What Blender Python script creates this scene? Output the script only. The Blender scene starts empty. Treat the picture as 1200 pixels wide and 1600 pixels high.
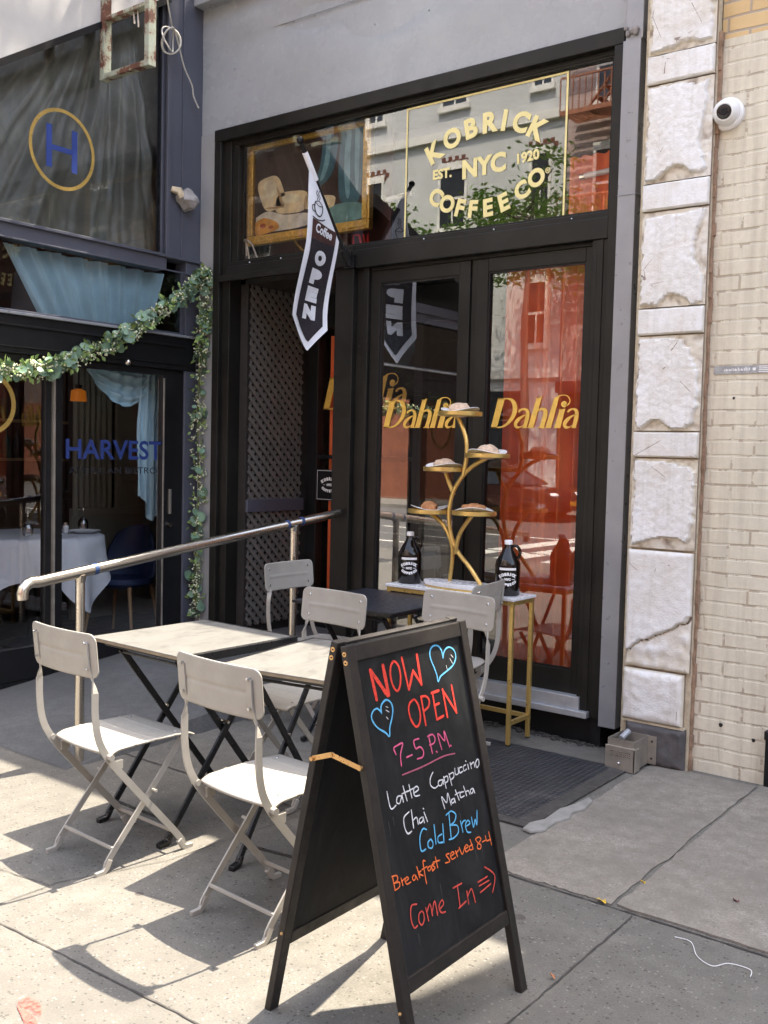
import bpy, bmesh, math, random
from mathutils import Vector, Matrix, noise
D = bpy.data
SC = bpy.context.scene
COL = SC.collection
R = math.radians
PI = math.pi

# ------------------------------------------------------------------ camera
YAW, PITCH, ROLL, FPX = -0.649898, -0.0590087, 0.024158, 1557.56
fw = Vector((math.sin(YAW)*math.cos(PITCH), math.cos(YAW)*math.cos(PITCH), math.sin(PITCH)))
r0 = Vector((math.cos(YAW), -math.sin(YAW), 0)); u0 = r0.cross(fw)
rt = r0*math.cos(ROLL)+u0*math.sin(ROLL); up = rt.cross(fw)
cam = D.cameras.new('camera'); camo = D.objects.new('camera', cam); COL.objects.link(camo)
m = Matrix((rt, up, -fw)).transposed().to_4x4(); m.translation = Vector((0, 0, 1.6))
camo.matrix_world = m
cam.sensor_fit = 'HORIZONTAL'; cam.sensor_width = 36; cam.lens = FPX/1200*36
cam.clip_start = .05; cam.clip_end = 500
SC.camera = camo
# ------------------------------------------------------------------ light
SUN_EL, SUN_AZ = 65.0, 76.0          # azimuth measured from +x towards +y
sd = Vector((math.cos(R(SUN_AZ))*math.cos(R(SUN_EL)), math.sin(R(SUN_AZ))*math.cos(R(SUN_EL)), math.sin(R(SUN_EL))))
W = D.worlds.new('World'); SC.world = W; W.use_nodes = True
nt = W.node_tree; bg = nt.nodes['Background']; sky = nt.nodes.new('ShaderNodeTexSky')
sky.sky_type = 'NISHITA'; sky.sun_disc = False; sky.sun_elevation = R(SUN_EL); sky.sun_rotation = R(90-SUN_AZ)
sky.air_density = 1.0; sky.dust_density = 3.0; sky.ozone_density = .6
hs = nt.nodes.new('ShaderNodeHueSaturation'); hs.inputs['Saturation'].default_value = .66
nt.links.new(sky.outputs[0], hs.inputs['Color']); nt.links.new(hs.outputs[0], bg.inputs[0]); bg.inputs[1].default_value = .122
sun = D.lights.new('sun', 'SUN'); sun.energy = 2.3; sun.angle = R(.5); sun.color = (1, .905, .75)
suno = D.objects.new('sun', sun); COL.objects.link(suno); suno.location = (0, 10, 30)
suno.rotation_euler = (-sd).to_track_quat('-Z', 'Y').to_euler()
SC.view_settings.view_transform = 'Standard'; SC.view_settings.look = 'None'
SC.view_settings.gamma = 1; SC.view_settings.exposure = 2.95
SC.render.engine = 'CYCLES'
SC.cycles.max_bounces = 8; SC.cycles.transparent_max_bounces = 12; SC.cycles.glossy_bounces = 4

# ------------------------------------------------------------------ mesh builder
class MB:
    def __init__(s): s.v = []; s.f = []
    def add(s, vs, fs):
        o = len(s.v); s.v += [tuple(v) for v in vs]; s.f += [tuple(i+o for i in f) for f in fs]; return s
    def box(s, x0, x1, y0, y1, z0, z1):
        return s.add([(x0,y0,z0),(x1,y0,z0),(x1,y1,z0),(x0,y1,z0),(x0,y0,z1),(x1,y0,z1),(x1,y1,z1),(x0,y1,z1)],
                     [(0,3,2,1),(4,5,6,7),(0,1,5,4),(1,2,6,5),(2,3,7,6),(3,0,4,7)])
    def bar(s, p, q, w, t, ref=(0,0,1)):
        """rectangular bar p->q; w along (ref x dir), t along the other"""
        p = Vector(p); q = Vector(q); d = (q-p).normalized(); a = d.cross(Vector(ref))
        if a.length < 1e-4: a = d.cross(Vector((1,0,0)))
        a.normalize(); b = d.cross(a)
        c = []
        for e in (p, q):
            for i, j in ((-1,-1),(1,-1),(1,1),(-1,1)): c.append(e+a*(i*w/2)+b*(j*t/2))
        return s.add(c, [(3,2,1,0),(4,5,6,7),(0,1,5,4),(1,2,6,5),(2,3,7,6),(3,0,4,7)])
    def flat(s, path, w, t, side):
        """flat strip swept along path: t along 'side', w perpendicular"""
        P = [Vector(p) for p in path]; sd_ = Vector(side).normalized(); n = len(P); vs = []; fs = []
        for i, p in enumerate(P):
            d = (P[min(i+1,n-1)]-P[max(i-1,0)]).normalized(); b = d.cross(sd_).normalized()
            ww = w[i] if isinstance(w, (list, tuple)) else w
            for a_, b_ in ((-1,-1),(1,-1),(1,1),(-1,1)): vs.append(p+sd_*(a_*t/2)+b*(b_*ww/2))
        for i in range(n-1):
            for k in range(4): fs.append((i*4+k, i*4+(k+1)%4, i*4+4+(k+1)%4, i*4+4+k))
        fs += [(3,2,1,0), tuple((n-1)*4+k for k in range(4))]
        return s.add(vs, fs)
    def tube(s, path, r, n=8, cap=True):
        P = [Vector(p) for p in path]; k = len(P); vs = []; fs = []; a = None
        for i, p in enumerate(P):
            d = (P[min(i+1,k-1)]-P[max(i-1,0)]).normalized()
            if a is None: a = d.cross(Vector((0,0,1)) if abs(d.z) < .9 else Vector((1,0,0))).normalized()
            else: a = (a-d*a.dot(d)).normalized()
            b = d.cross(a); rr = r[i] if isinstance(r, (list, tuple)) else r
            for j in range(n): t = 2*PI*j/n; vs.append(p+a*(rr*math.cos(t))+b*(rr*math.sin(t)))
        for i in range(k-1):
            for j in range(n): fs.append((i*n+j, i*n+(j+1)%n, (i+1)*n+(j+1)%n, (i+1)*n+j))
        if cap: fs += [tuple(range(n-1,-1,-1)), tuple((k-1)*n+j for j in range(n))]
        return s.add(vs, fs)
    def lathe(s, prof, c=(0,0,0), n=24, sx=1, sy=1):
        c = Vector(c); vs = []; fs = []; k = len(prof)
        for r, z in prof:
            for j in range(n): t = 2*PI*j/n; vs.append((c.x+r*math.cos(t)*sx, c.y+r*math.sin(t)*sy, c.z+z))
        for i in range(k-1):
            for j in range(n): fs.append((i*n+j, i*n+(j+1)%n, (i+1)*n+(j+1)%n, (i+1)*n+j))
        if prof[0][0] > 1e-5: fs.append(tuple(range(n-1,-1,-1)))
        if prof[-1][0] > 1e-5: fs.append(tuple((k-1)*n+j for j in range(n)))
        return s.add(vs, fs)
    def sphere(s, c, r, n=14, sc=(1,1,1)):
        m_ = n//2; vs = []; fs = []
        for i in range(m_+1):
            a = PI*i/m_
            for j in range(n): t = 2*PI*j/n; vs.append((c[0]+r*sc[0]*math.sin(a)*math.cos(t), c[1]+r*sc[1]*math.sin(a)*math.sin(t), c[2]+r*sc[2]*math.cos(a)))
        for i in range(m_):
            for j in range(n): fs.append((i*n+j, (i+1)*n+j, (i+1)*n+(j+1)%n, i*n+(j+1)%n))
        return s.add(vs, fs)
    def grid(s, nu, nv, fn):
        vs = [fn(i/nu, j/nv) for j in range(nv+1) for i in range(nu+1)]
        fs = [(j*(nu+1)+i, j*(nu+1)+i+1, (j+1)*(nu+1)+i+1, (j+1)*(nu+1)+i) for j in range(nv) for i in range(nu)]
        return s.add(vs, fs)
    def sheet(s, pts2, fn):
        return s.add([fn(*p) for p in pts2], [tuple(range(len(pts2)))])
    def prism(s, pts2, fa, fb):
        n = len(pts2); vs = [fa(*p) for p in pts2]+[fb(*p) for p in pts2]
        return s.add(vs, [tuple(range(n)), tuple(range(2*n-1,n-1,-1))]+[(i, i+n, (i+1)%n+n, (i+1)%n) for i in range(n)])
    def stroke(s, pts, fn):
        """flat ribbon with a width per point (x, y, w), mapped by fn"""
        n = len(pts); vs = []
        for i, (x, y, w) in enumerate(pts):
            a = pts[max(i-1,0)]; b = pts[min(i+1,n-1)]; dx, dy = b[0]-a[0], b[1]-a[1]; l = math.hypot(dx,dy) or 1
            nx, ny = -dy/l*w/2, dx/l*w/2
            vs += [fn(x+nx, y+ny), fn(x-nx, y-ny)]
        return s.add(vs, [(2*i, 2*i+1, 2*i+3, 2*i+2) for i in range(n-1)])
    def xf(s, M):
        s.v = [tuple(M @ Vector(v)) for v in s.v]; return s

def wloc(o):
    v = Vector((0,0,0))
    while o: v = v+o.location; o = o.parent
    return v
def build(name, mb, mat, parent=None, smooth=False, bevel=0, world=True, fix=True, label=None, ang=35):
    me = D.meshes.new(name); off = wloc(parent) if (parent and world) else Vector((0,0,0))
    me.from_pydata([(v[0]-off.x, v[1]-off.y, v[2]-off.z) for v in mb.v], [], mb.f); me.update()
    if fix:
        bm = bmesh.new(); bm.from_mesh(me); bmesh.ops.recalc_face_normals(bm, faces=bm.faces); bm.to_mesh(me); bm.free()
    if smooth:
        me.polygons.foreach_set('use_smooth', [True]*len(me.polygons)); me.set_sharp_from_angle(angle=R(ang))
    me.materials.append(mat)
    o = D.objects.new(name, me); COL.objects.link(o)
    if parent: o.parent = parent
    if bevel:
        b = o.modifiers.new('bevel', 'BEVEL'); b.width = bevel; b.segments = 2; b.limit_method = 'ANGLE'; b.angle_limit = R(40)
    if label: o['label'] = label
    return o
def tag(o, label, cat, group=None, kind=None):
    if label: o['label'] = label
    if cat: o['category'] = cat
    if group: o['group'] = group
    if kind: o['kind'] = kind
    return o
def struct(o): o['kind'] = 'structure'; return o
def thing(name, label, cat, loc=(0,0,0), rz=0, group=None):
    o = D.objects.new(name, None); COL.objects.link(o); o.location = loc; o.rotation_euler = (0,0,rz)
    o.empty_display_size = .1
    return tag(o, label, cat, group)
def copy_tree(o, parent=None):
    c = o.copy(); COL.objects.link(c)
    if parent: c.parent = parent
    for ch in list(o.children): copy_tree(ch, c)
    return c
def crom(pts, k=5):
    """Catmull-Rom through points (tuples of any size)"""
    P = [tuple(p) for p in pts]; n = len(P); out = []
    for i in range(n-1):
        a, b, c, d = P[max(i-1,0)], P[i], P[i+1], P[min(i+2,n-1)]
        for j in range(k):
            t = j/k
            out.append(tuple(.5*(2*b[q]+(c[q]-a[q])*t+(2*a[q]-5*b[q]+4*c[q]-d[q])*t*t+(3*b[q]-a[q]-3*c[q]+d[q])*t**3) for q in range(len(b))))
    return out+[P[-1]]
def text2d(s, size, bold=0, shear=0):
    cu = D.curves.new('t', 'FONT'); cu.body = s; cu.size = size; cu.offset = bold; cu.shear = shear; cu.resolution_u = 4
    ob = D.objects.new('t', cu); COL.objects.link(ob)
    dg = bpy.context.evaluated_depsgraph_get(); me = D.meshes.new_from_object(ob.evaluated_get(dg))
    vs = [(v.co.x, v.co.y) for v in me.vertices]; fs = [tuple(p.vertices) for p in me.polygons]
    D.objects.remove(ob); D.curves.remove(cu); D.meshes.remove(me)
    return vs, fs
def put_text(mb, s, size, fn, cx=0, cy=0, rot=0, bold=0, center=True, width=None, height=None, shear=0):
    vs, fs = text2d(s, size, bold, shear)
    if not vs: return mb
    x0 = min(v[0] for v in vs); x1 = max(v[0] for v in vs); y0 = min(v[1] for v in vs); y1 = max(v[1] for v in vs)
    kx = width/(x1-x0) if width else 1; ky = height/(y1-y0) if height else (kx if width else 1)
    if height and not width: kx = ky
    mx, my = ((x0+x1)/2, (y0+y1)/2) if center else (x0, 0)
    ca, sa = math.cos(rot), math.sin(rot); out = []
    for x, y in vs:
        a, b = (x-mx)*kx, (y-my)*ky; out.append(fn(cx+a*ca-b*sa, cy+a*sa+b*ca))
    return mb.add(out, fs)

# ------------------------------------------------------------------ materials
def lin(c): return tuple(c)+(1,)
class NT:
    def __init__(s, name):
        s.m = D.materials.new(name); s.m.use_nodes = True; s.t = s.m.node_tree; s.p = s.t.nodes['Principled BSDF']; s.out = s.t.nodes['Material Output']
        s._tc = None
    def n(s, typ, **kw):
        x = s.t.nodes.new('ShaderNode'+typ)
        for k, v in kw.items(): setattr(x, k, v)
        return x
    def l(s, a, b): s.t.links.new(a, b)
    def co(s):
        if not s._tc: s._tc = s.n('TexCoord')
        return s._tc.outputs['Object']
    def noise(s, scale, detail=5, rough=.55, vec=None, dist=0, stretch=None):
        x = s.n('TexNoise'); x.inputs['Scale'].default_value = scale; x.inputs['Detail'].default_value = detail; x.inputs['Roughness'].default_value = rough; x.inputs['Distortion'].default_value = dist
        v = vec or s.co()
        if stretch:
            mp = s.n('Mapping'); mp.inputs['Scale'].default_value = stretch; s.l(v, mp.inputs[0]); v = mp.outputs[0]
        s.l(v, x.inputs['Vector']); return x.outputs['Fac']
    def ramp(s, fac, stops, interp='LINEAR'):
        x = s.n('ValToRGB'); x.color_ramp.interpolation = interp; e = x.color_ramp.elements
        while len(e) < len(stops): e.new(.5)
        for i, (p, c) in enumerate(stops):
            e[i].position = p; e[i].color = c if len(c) == 4 else lin(c)
        s.l(fac, x.inputs[0]); return x.outputs[0]
    def mix(s, fac, a, b, mode='MIX'):
        x = s.n('Mix', data_type='RGBA', blend_type=mode)
        for sock, v in ((x.inputs[0], fac), (x.inputs[6], a), (x.inputs[7], b)):
            if isinstance(v, (int, float)): sock.default_value = v
            elif isinstance(v, tuple): sock.default_value = lin(v[:3])
            else: s.l(v, sock)
        return x.outputs[2]
    def math(s, op, a, b=0, c=None):
        x = s.n('Math', operation=op)
        for i, v in enumerate((a, b) if c is None else (a, b, c)):
            if isinstance(v, (int, float)): x.inputs[i].default_value = v
            else: s.l(v, x.inputs[i])
        return x.outputs[0]
    def bump(s, h, strength=.3, dist=.01, normal=None):
        x = s.n('Bump'); x.inputs['Strength'].default_value = strength; x.inputs['Distance'].default_value = dist
        s.l(h, x.inputs['Height'])
        if normal: s.l(normal, x.inputs['Normal'])
        s.l(x.outputs[0], s.p.inputs['Normal']); return x.outputs[0]
    def base(s, c):
        if isinstance(c, tuple): s.p.inputs['Base Color'].default_value = lin(c[:3])
        else: s.l(c, s.p.inputs['Base Color'])
def pm(name, col, rough=.5, metal=0, var=.18, scale=6, bump=0, bscale=90, bdist=.002, rvar=.12, fine=0, spec=None):
    t = NT(name); n1 = t.noise(scale, 6, .6)
    lo = tuple(c*(1-var) for c in col); hi = tuple(min(1, c*(1+var)) for c in col)
    c = t.ramp(n1, [(.3, lo), (.7, hi)])
    if fine:
        n3 = t.noise(bscale*1.7, 3, .6); c = t.mix(t.math('MULTIPLY', n3, fine), c, tuple(x*.55 for x in col))
    t.base(c)
    n2 = t.noise(scale*5, 4, .6)
    mr = t.n('MapRange'); mr.inputs[1].default_value = .3; mr.inputs[2].default_value = .7; mr.inputs[3].default_value = max(.02, rough-rvar); mr.inputs[4].default_value = min(1, rough+rvar)
    t.l(n2, mr.inputs[0]); t.l(mr.outputs[0], t.p.inputs['Roughness']); t.p.inputs['Metallic'].default_value = metal
    if spec is not None: t.p.inputs['Specular IOR Level'].default_value = spec
    if bump: t.bump(t.noise(bscale, 4, .6), bump, bdist)
    return t.m
def glass(name, refl, fres=1.6, tint=(1,1,1), wavy=0.0):
    t = NT(name); t.t.nodes.remove(t.p)
    tr = t.n('BsdfTransparent'); tr.inputs[0].default_value = lin(tint)
    gl = t.n('BsdfGlossy'); gl.inputs['Roughness'].default_value = .004; gl.inputs[0].default_value = (1,1,1,1)
    fr = t.n('Fresnel'); fr.inputs[0].default_value = 1.5
    f = t.math('ADD', t.math('MULTIPLY', fr.outputs[0], fres), refl)
    f = t.math('MINIMUM', f, 1)
    if wavy:
        b = t.n('Bump'); b.inputs['Strength'].default_value = wavy; b.inputs['Distance'].default_value = .01
        t.l(t.noise(1.3, 2, .5), b.inputs['Height']); t.l(b.outputs[0], gl.inputs['Normal'])
    mx = t.n('MixShader'); t.l(f, mx.inputs[0]); t.l(tr.outputs[0], mx.inputs[1]); t.l(gl.outputs[0], mx.inputs[2])
    t.l(mx.outputs[0], t.out.inputs[0]); return t.m
def emit(name, col, st):
    t = NT(name); t.p.inputs['Base Color'].default_value = lin(col); t.p.inputs['Emission Color'].default_value = lin(col); t.p.inputs['Emission Strength'].default_value = st
    return t.m

M = {}
M['frame'] = pm('bronze_frame_paint', (.0135,.0125,.0105), .42, 0, .35, 3, spec=.26)
M['black'] = pm('black_paint', (.009,.009,.010), .42, 0, .35, 4, spec=.3)
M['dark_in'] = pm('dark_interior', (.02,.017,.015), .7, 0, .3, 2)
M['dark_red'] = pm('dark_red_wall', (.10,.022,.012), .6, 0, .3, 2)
M['grey'] = pm('grey_panel_paint', (.325,.338,.352), .27, 0, .06, 1.0, .02, 250, .0008)
M['grey2'] = pm('grey_pilaster_paint', (.31,.315,.32), .4, 0, .08, 2, .05, 120, .001)
M['slate'] = pm('slate_blue_paint', (.078,.082,.105), .42, 0, .1, 2, .06, 120, .001)
M['strip'] = pm('grey_metal_trim', (.28,.29,.31), .36, .25, .12, 3, .05, 200, .001)
M['gilt'] = pm('gilt_moulding', (.80,.53,.13), .42, .25, .2, 30)
M['gold'] = pm('gold_metal', (.66,.46,.15), .36, .75, .08, 8)
M['dullgold'] = pm('dull_gold_ring', (.46,.31,.085), .35, .4, .2, 12)
M['goldpaint'] = pm('gold_leaf_lettering', (.80,.50,.10), .35, .25, .1, 25)
M['yellowleaf'] = pm('pale_gold_lettering', (.80,.70,.32), .45, .1, .06, 25)
M['blueletter'] = pm('blue_lettering', (.02,.042,.18), .5, 0, .08, 20)
M['faintletter'] = pm('faint_dark_lettering', (.012,.013,.018), .6)
M['steel'] = pm('brushed_steel', (.68,.63,.55), .25, 1, .03, 1.5, rvar=.012)
M['steel2'] = pm('dull_steel', (.42,.39,.34), .45, .75, .2, 8, .1, 150, .001)
M['alu'] = pm('galvanised_sill', (.52,.54,.57), .42, .6, .15, 10, .1, 90, .001)
M['chair'] = pm('light_grey_powder_coat', (.355,.332,.292), .45, 0, .09, 11, .05, 400, .0006, fine=.25)
M['chair2'] = pm('mid_grey_powder_coat', (.27,.28,.30), .42, 0, .06, 6, .04, 500, .0004)
M['rivet'] = pm('rivet_metal', (.6,.6,.6), .25, 1)
M['blackmetal'] = pm('black_table_steel', (.012,.012,.013), .35, .2, .3, 8)
M['darktop'] = pm('dark_table_top', (.014,.016,.024), .4, 0, .2, 8, .04, 300, .0005)
M['marble'] = pm('white_marble', (.72,.72,.73), .25, 0, .1, 9)
M['china'] = pm('white_china', (.78,.78,.78), .2, 0, .03)
M['brass'] = pm('brass', (.62,.38,.16), .35, .85, .15, 20)
M['wood_black'] = pm('black_stained_wood', (.018,.014,.012), .5, 0, .5, 6, .15, 60, .002, fine=.3, spec=.4)
M['board'] = None
for k_, c_ in dict(red=(.80,.055,.03), blue=(.13,.50,.80), white=(.75,.75,.76), pink=(.75,.12,.25), dullpink=(.42,.10,.16), orange=(.85,.17,.035), brick=(.62,.07,.05)).items():
    t = NT('chalk_'+k_); a_ = t.noise(75, 6, .7, stretch=(1,1,2.2)); b_ = t.noise(240, 3, .6)
    c = t.mix(t.ramp(a_, [(.44,(0,0,0)),(.70,(.62,.62,.62))]), c_, tuple(x*.22+.008 for x in c_)); c = t.mix(t.math('MULTIPLY', b_, .35), c, tuple(x*.5 for x in c_)); t.base(c); t.p.inputs['Roughness'].default_value = .85; M['ch_'+k_] = t.m
M['white'] = pm('white_plastic', (.78,.78,.77), .35, 0, .05)
M['flagw'] = pm('white_flag_cloth', (.75,.76,.80), .8, 0, .05, 10)
M['flagb'] = pm('black_flag_cloth', (.018,.013,.018), .85, 0, .2, 10)
M['flagbr'] = pm('brown_flag_cloth', (.06,.022,.018), .85, 0, .2, 10)
M['bluecurtain'] = pm('pale_blue_cloth', (.47,.68,.77), .85, 0, .12, 5, .06, 300, .0008)
M['navy'] = pm('navy_shell', (.022,.04,.11), .55, 0, .2, 5)
M['beech'] = pm('pale_wood', (.42,.26,.13), .5, 0, .15, 12)
M['linen'] = pm('white_linen', (.62,.64,.68), .85, 0, .06, 5)
M['sage'] = pm('sage_grey_panel', (.36,.37,.31), .6, 0, .1, 3)
M['rust'] = None
M['clearglass'] = glass('clear_tableware_glass', .14, 2.4)
M['edge'] = pm('tan_laminate_edge', (.20,.155,.105), .6, 0, .2, 20)
M['crust'] = pm('baked_crust', (.50,.23,.09), .65, 0, .35, 40, .5, 120, .004)
M['sugar'] = pm('sugar_dusted_crust', (.60,.44,.31), .8, 0, .3, 50, .6, 120, .004)
M['amberglass'] = pm('brown_black_bottle_glass', (.008,.005,.004), .08, 0, .2, 4, rvar=.03)
M['white_print'] = pm('white_print', (.8,.8,.8), .5, 0, .1, 60)
M['lens'] = pm('black_lens', (.006,.006,.008), .25, 0, .1)
M['foam'] = pm('foam_lump', (.30,.28,.27), .9, 0, .3, 20, .6, 60, .01)
M['cable'] = pm('grey_white_cable', (.45,.43,.38), .6, 0, .2, 20)
M['amber'] = emit('amber_lamp_glow', (.8,.22,.02), .035)
M['glass_shop'] = glass('shop_window_glass', .075, 1.8, (.95,.95,.95), .012)
M['glass_transom'] = glass('transom_glass', .075, 1.7, (.97,.97,.97), .02)
M['glass_rest'] = glass('restaurant_glass', .02, 1.1, (.92,.92,.92), .01)
M['red_neon'] = pm('red_letter_plastic', (.62,.02,.025), .4)
def wood_edge():
    return pm('brown_edge', (.16,.11,.07), .55, 0, .3, 14)
t = NT('black_chalkboard'); sm_ = t.noise(6, 7, .68, dist=1.5, stretch=(1,1.0,.45)); dr_ = t.noise(18, 4, .6, stretch=(1,3,.15))
c = t.ramp(sm_, [(.42,(.0075,.008,.0085)),(.70,(.021,.022,.023))]); c = t.mix(t.ramp(dr_, [(.58,(0,0,0)),(.75,(.5,.5,.5))]), c, (.024,.025,.026)); t.base(c); t.p.inputs['Roughness'].default_value = .6; t.p.inputs['Specular IOR Level'].default_value = .22; M['board'] = t.m
# rusty pale green steel
t = NT('rusty_green_steel'); n1 = t.noise(9, 8, .7)
t.base(t.ramp(n1, [(.40,(.34,.38,.30)),(.50,(.31,.31,.23)),(.55,(.14,.055,.03)),(.70,(.07,.03,.02))])); t.p.inputs['Roughness'].default_value = .7; t.bump(n1, .4, .004); M['rust'] = t.m
# orange curtain
t = NT('rust_orange_curtain'); c = t.ramp(t.noise(4, 5), [(.3,(.74,.155,.045)),(.7,(.86,.225,.075))]); t.base(c); t.p.inputs['Roughness'].default_value = .8; t.bump(t.noise(350, 2), .1, .001); M['orange'] = t.m
# dusty film behind the upper restaurant window
t = NT('dusty_grey_drape'); nn = t.noise(2.2, 7, .62, dist=.8, stretch=(1,1.6,.8))
t.base(t.ramp(nn, [(.28,(.13,.135,.115)),(.5,(.22,.225,.19)),(.72,(.40,.40,.34))])); t.p.inputs['Roughness'].default_value = .42; M['film'] = t.m
# stone-look laminate
t = NT('stone_look_laminate'); a_ = t.noise(5, 9, .7, dist=1.2, stretch=(2.5,1,1)); b_ = t.noise(30, 5, .65)
c = t.ramp(a_, [(.30,(.075,.072,.066)),(.46,(.135,.130,.119)),(.60,(.165,.160,.147)),(.74,(.090,.087,.080))]); c = t.mix(t.math('MULTIPLY', b_, .35), c, (.085,.08,.07)); t.base(c); t.p.inputs['Roughness'].default_value = .5; M['laminate'] = t.m
# asphalt
t = NT('asphalt'); n1 = t.noise(120, 4, .7); n2 = t.noise(.6, 5); c = t.ramp(n1, [(.3,(.03,.03,.031)),(.7,(.085,.083,.08))]); c = t.mix(t.math('MULTIPLY', n2, .5), c, (.10,.095,.09)); t.base(c); t.p.inputs['Roughness'].default_value = .85; M['asphalt'] = t.m
M['roadpaint'] = pm('road_paint', (.62,.61,.55), .7, 0, .2, 9)
def concrete(name, dark, mid, light, flecks=1.0, stain=(.06,.05,.045), sc=1.0):
    t = NT(name); big = t.noise(1.1*sc, 7, .62); med = t.noise(9*sc, 6, .7); fin = t.noise(140, 4, .7)
    c = t.ramp(med, [(.28,dark),(.5,mid),(.75,light)])
    c = t.mix(t.ramp(big, [(.42,(0,0,0)),(.66,(.75,.75,.75))]), c, tuple(x*.60 for x in mid)); c = t.mix(t.ramp(t.noise(3.3*sc, 8, .7, dist=.6), [(.60,(0,0,0)),(.72,(.5,.5,.5))]), c, tuple(x*.5 for x in mid))
    c = t.mix(t.ramp(fin, [(.40,(.0,.0,.0)),(.62,(.75,.75,.75))]), c, tuple(x*.62 for x in mid))
    v = t.n('TexVoronoi'); v.inputs['Scale'].default_value = 95; t.l(t.co(), v.inputs['Vector'])
    sp = t.n('SeparateColor'); t.l(v.outputs['Color'], sp.inputs[0])
    isd = t.math('MULTIPLY', t.math('GREATER_THAN', sp.outputs[0], .80), t.math('LESS_THAN', v.outputs['Distance'], t.math('MULTIPLY', sp.outputs[1], .55)))
    isl = t.math('MULTIPLY', t.math('LESS_THAN', sp.outputs[0], .17), t.math('LESS_THAN', v.outputs['Distance'], t.math('MULTIPLY', sp.outputs[1], .48)))
    c = t.mix(t.math('MULTIPLY', isd, 0.75*flecks), c, tuple(x*.33 for x in mid)); c = t.mix(t.math('MULTIPLY', isl, .32*flecks), c, tuple(min(1, x*1.6) for x in light))
    v2 = t.n('TexVoronoi'); v2.inputs['Scale'].default_value = 2.6; t.l(t.co(), v2.inputs['Vector'])
    sp2 = t.n('SeparateColor'); t.l(v2.outputs['Color'], sp2.inputs[0])
    gum = t.math('MULTIPLY', t.math('GREATER_THAN', sp2.outputs[1], .55), t.math('LESS_THAN', t.math('ADD', v2.outputs['Distance'], t.math('MULTIPLY', med, .03)), .075))
    c = t.mix(t.math('MULTIPLY', gum, .7), c, stain)
    t.base(c); t.p.inputs['Roughness'].default_value = .82; t.p.inputs['Specular IOR Level'].default_value = .3
    h = t.math('ADD', t.math('MULTIPLY', fin, .6), t.math('MULTIPLY', med, .9)); t.bump(h, .35, .004); return t.m
M['pave'] = concrete('pavement_concrete', (.110,.103,.090), (.164,.153,.134), (.212,.199,.176))
M['slab'] = concrete('worn_granite_slab', (.165,.145,.120), (.26,.232,.195), (.35,.325,.285), .45, sc=1.6)
M['ramp'] = concrete('ramp_concrete', (.085,.085,.084), (.115,.115,.114), (.15,.15,.148), .35, sc=1.4)
M['joint'] = pm('dirt_joint', (.05,.045,.04), .95, 0, .4, 30)
M['cement'] = pm('pale_cement', (.235,.225,.205), .9, 0, .2, 15, .5, 60, .006)
# diamond plate
t = NT('diamond_plate_rubber'); s = t.n('SeparateXYZ'); t.l(t.co(), s.inputs[0])
u_ = t.math('MULTIPLY', t.math('ADD', s.outputs[0], s.outputs[1]), 105.0); v_ = t.math('MULTIPLY', t.math('SUBTRACT', s.outputs[0], s.outputs[1]), 105.0)
h = t.math('MULTIPLY', t.math('SINE', u_), t.math('SINE', v_)); nn = t.noise(3.5, 7, .7)
hh = t.math('GREATER_THAN', h, .45)
c = t.ramp(nn, [(.35,(.012,.013,.016)),(.58,(.028,.029,.033)),(.78,(.10,.095,.088))]); c = t.mix(t.math('MULTIPLY', hh, .45), c, (.075,.075,.08)); t.base(c); t.p.inputs['Roughness'].default_value = .55; t.bump(h, .7, .004); M['plate'] = t.m
# painted brick (u = x, v = z)
def brick(name, c1, c2, mortar, fade, chip=(.30,.24,.18), msize=.008, streaks=True, bs=.55):
    t = NT(name); s = t.n('SeparateXYZ'); t.l(t.co(), s.inputs[0]); w_ = t.noise(5, 4, .6)
    cb = t.n('CombineXYZ'); t.l(t.math('ADD', s.outputs[0], t.math('MULTIPLY', s.outputs[1], 1.0)), cb.inputs[0]); t.l(t.math('ADD', s.outputs[2], t.math('MULTIPLY', w_, .020)), cb.inputs[1])
    b = t.n('TexBrick'); b.inputs['Scale'].default_value = 1; b.inputs['Brick Width'].default_value = .215; b.inputs['Row Height'].default_value = .0745; b.inputs['Mortar Size'].default_value = msize; b.inputs['Mortar Smooth'].default_value = .5
    b.inputs['Color1'].default_value = lin(c1); b.inputs['Color2'].default_value = lin(c2); b.inputs['Mortar'].default_value = lin(mortar); t.l(cb.outputs[0], b.inputs['Vector'])
    big = t.noise(1.3, 7, .65); fin = t.noise(35, 6, .7)
    c = t.mix(fade, b.outputs['Color'], t.ramp(fin, [(.3,tuple(x*.9 for x in c1)),(.7,c2)]))
    c = t.mix(t.ramp(big, [(.42,(0,0,0)),(.70,(.6,.6,.6))]), c, tuple(x*.80 for x in c1))
    ch = t.ramp(t.noise(24, 8, .75, dist=.4), [(.71,(0,0,0)),(.735,(1,1,1))]); c = t.mix(t.math('MULTIPLY', ch, .55), c, chip)
    crack = t.math('MULTIPLY', t.math('GREATER_THAN', b.outputs['Fac'], .45), t.math('GREATER_THAN', t.noise(7, 5, .7), .535)); c = t.mix(t.math('MULTIPLY', crack, .62), c, chip)
    if streaks:
        st = t.ramp(t.noise(3.5, 6, .6, stretch=(6,1,.35)), [(.45,(0,0,0)),(.8,(.4,.4,.4))]); c = t.mix(st, c, tuple(x*.72 for x in chip))
    t.base(c); t.p.inputs['Roughness'].default_value = .6
    h = t.math('ADD', t.math('MULTIPLY', b.outputs['Fac'], -1.0), t.math('MULTIPLY', fin, .45)); t.bump(h, .55, .006); return t.m
M['brickpaint'] = brick('cream_painted_brick', (.685,.635,.505), (.73,.68,.55), (.66,.61,.48), .88, (.33,.255,.18), bs=.30)
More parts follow.
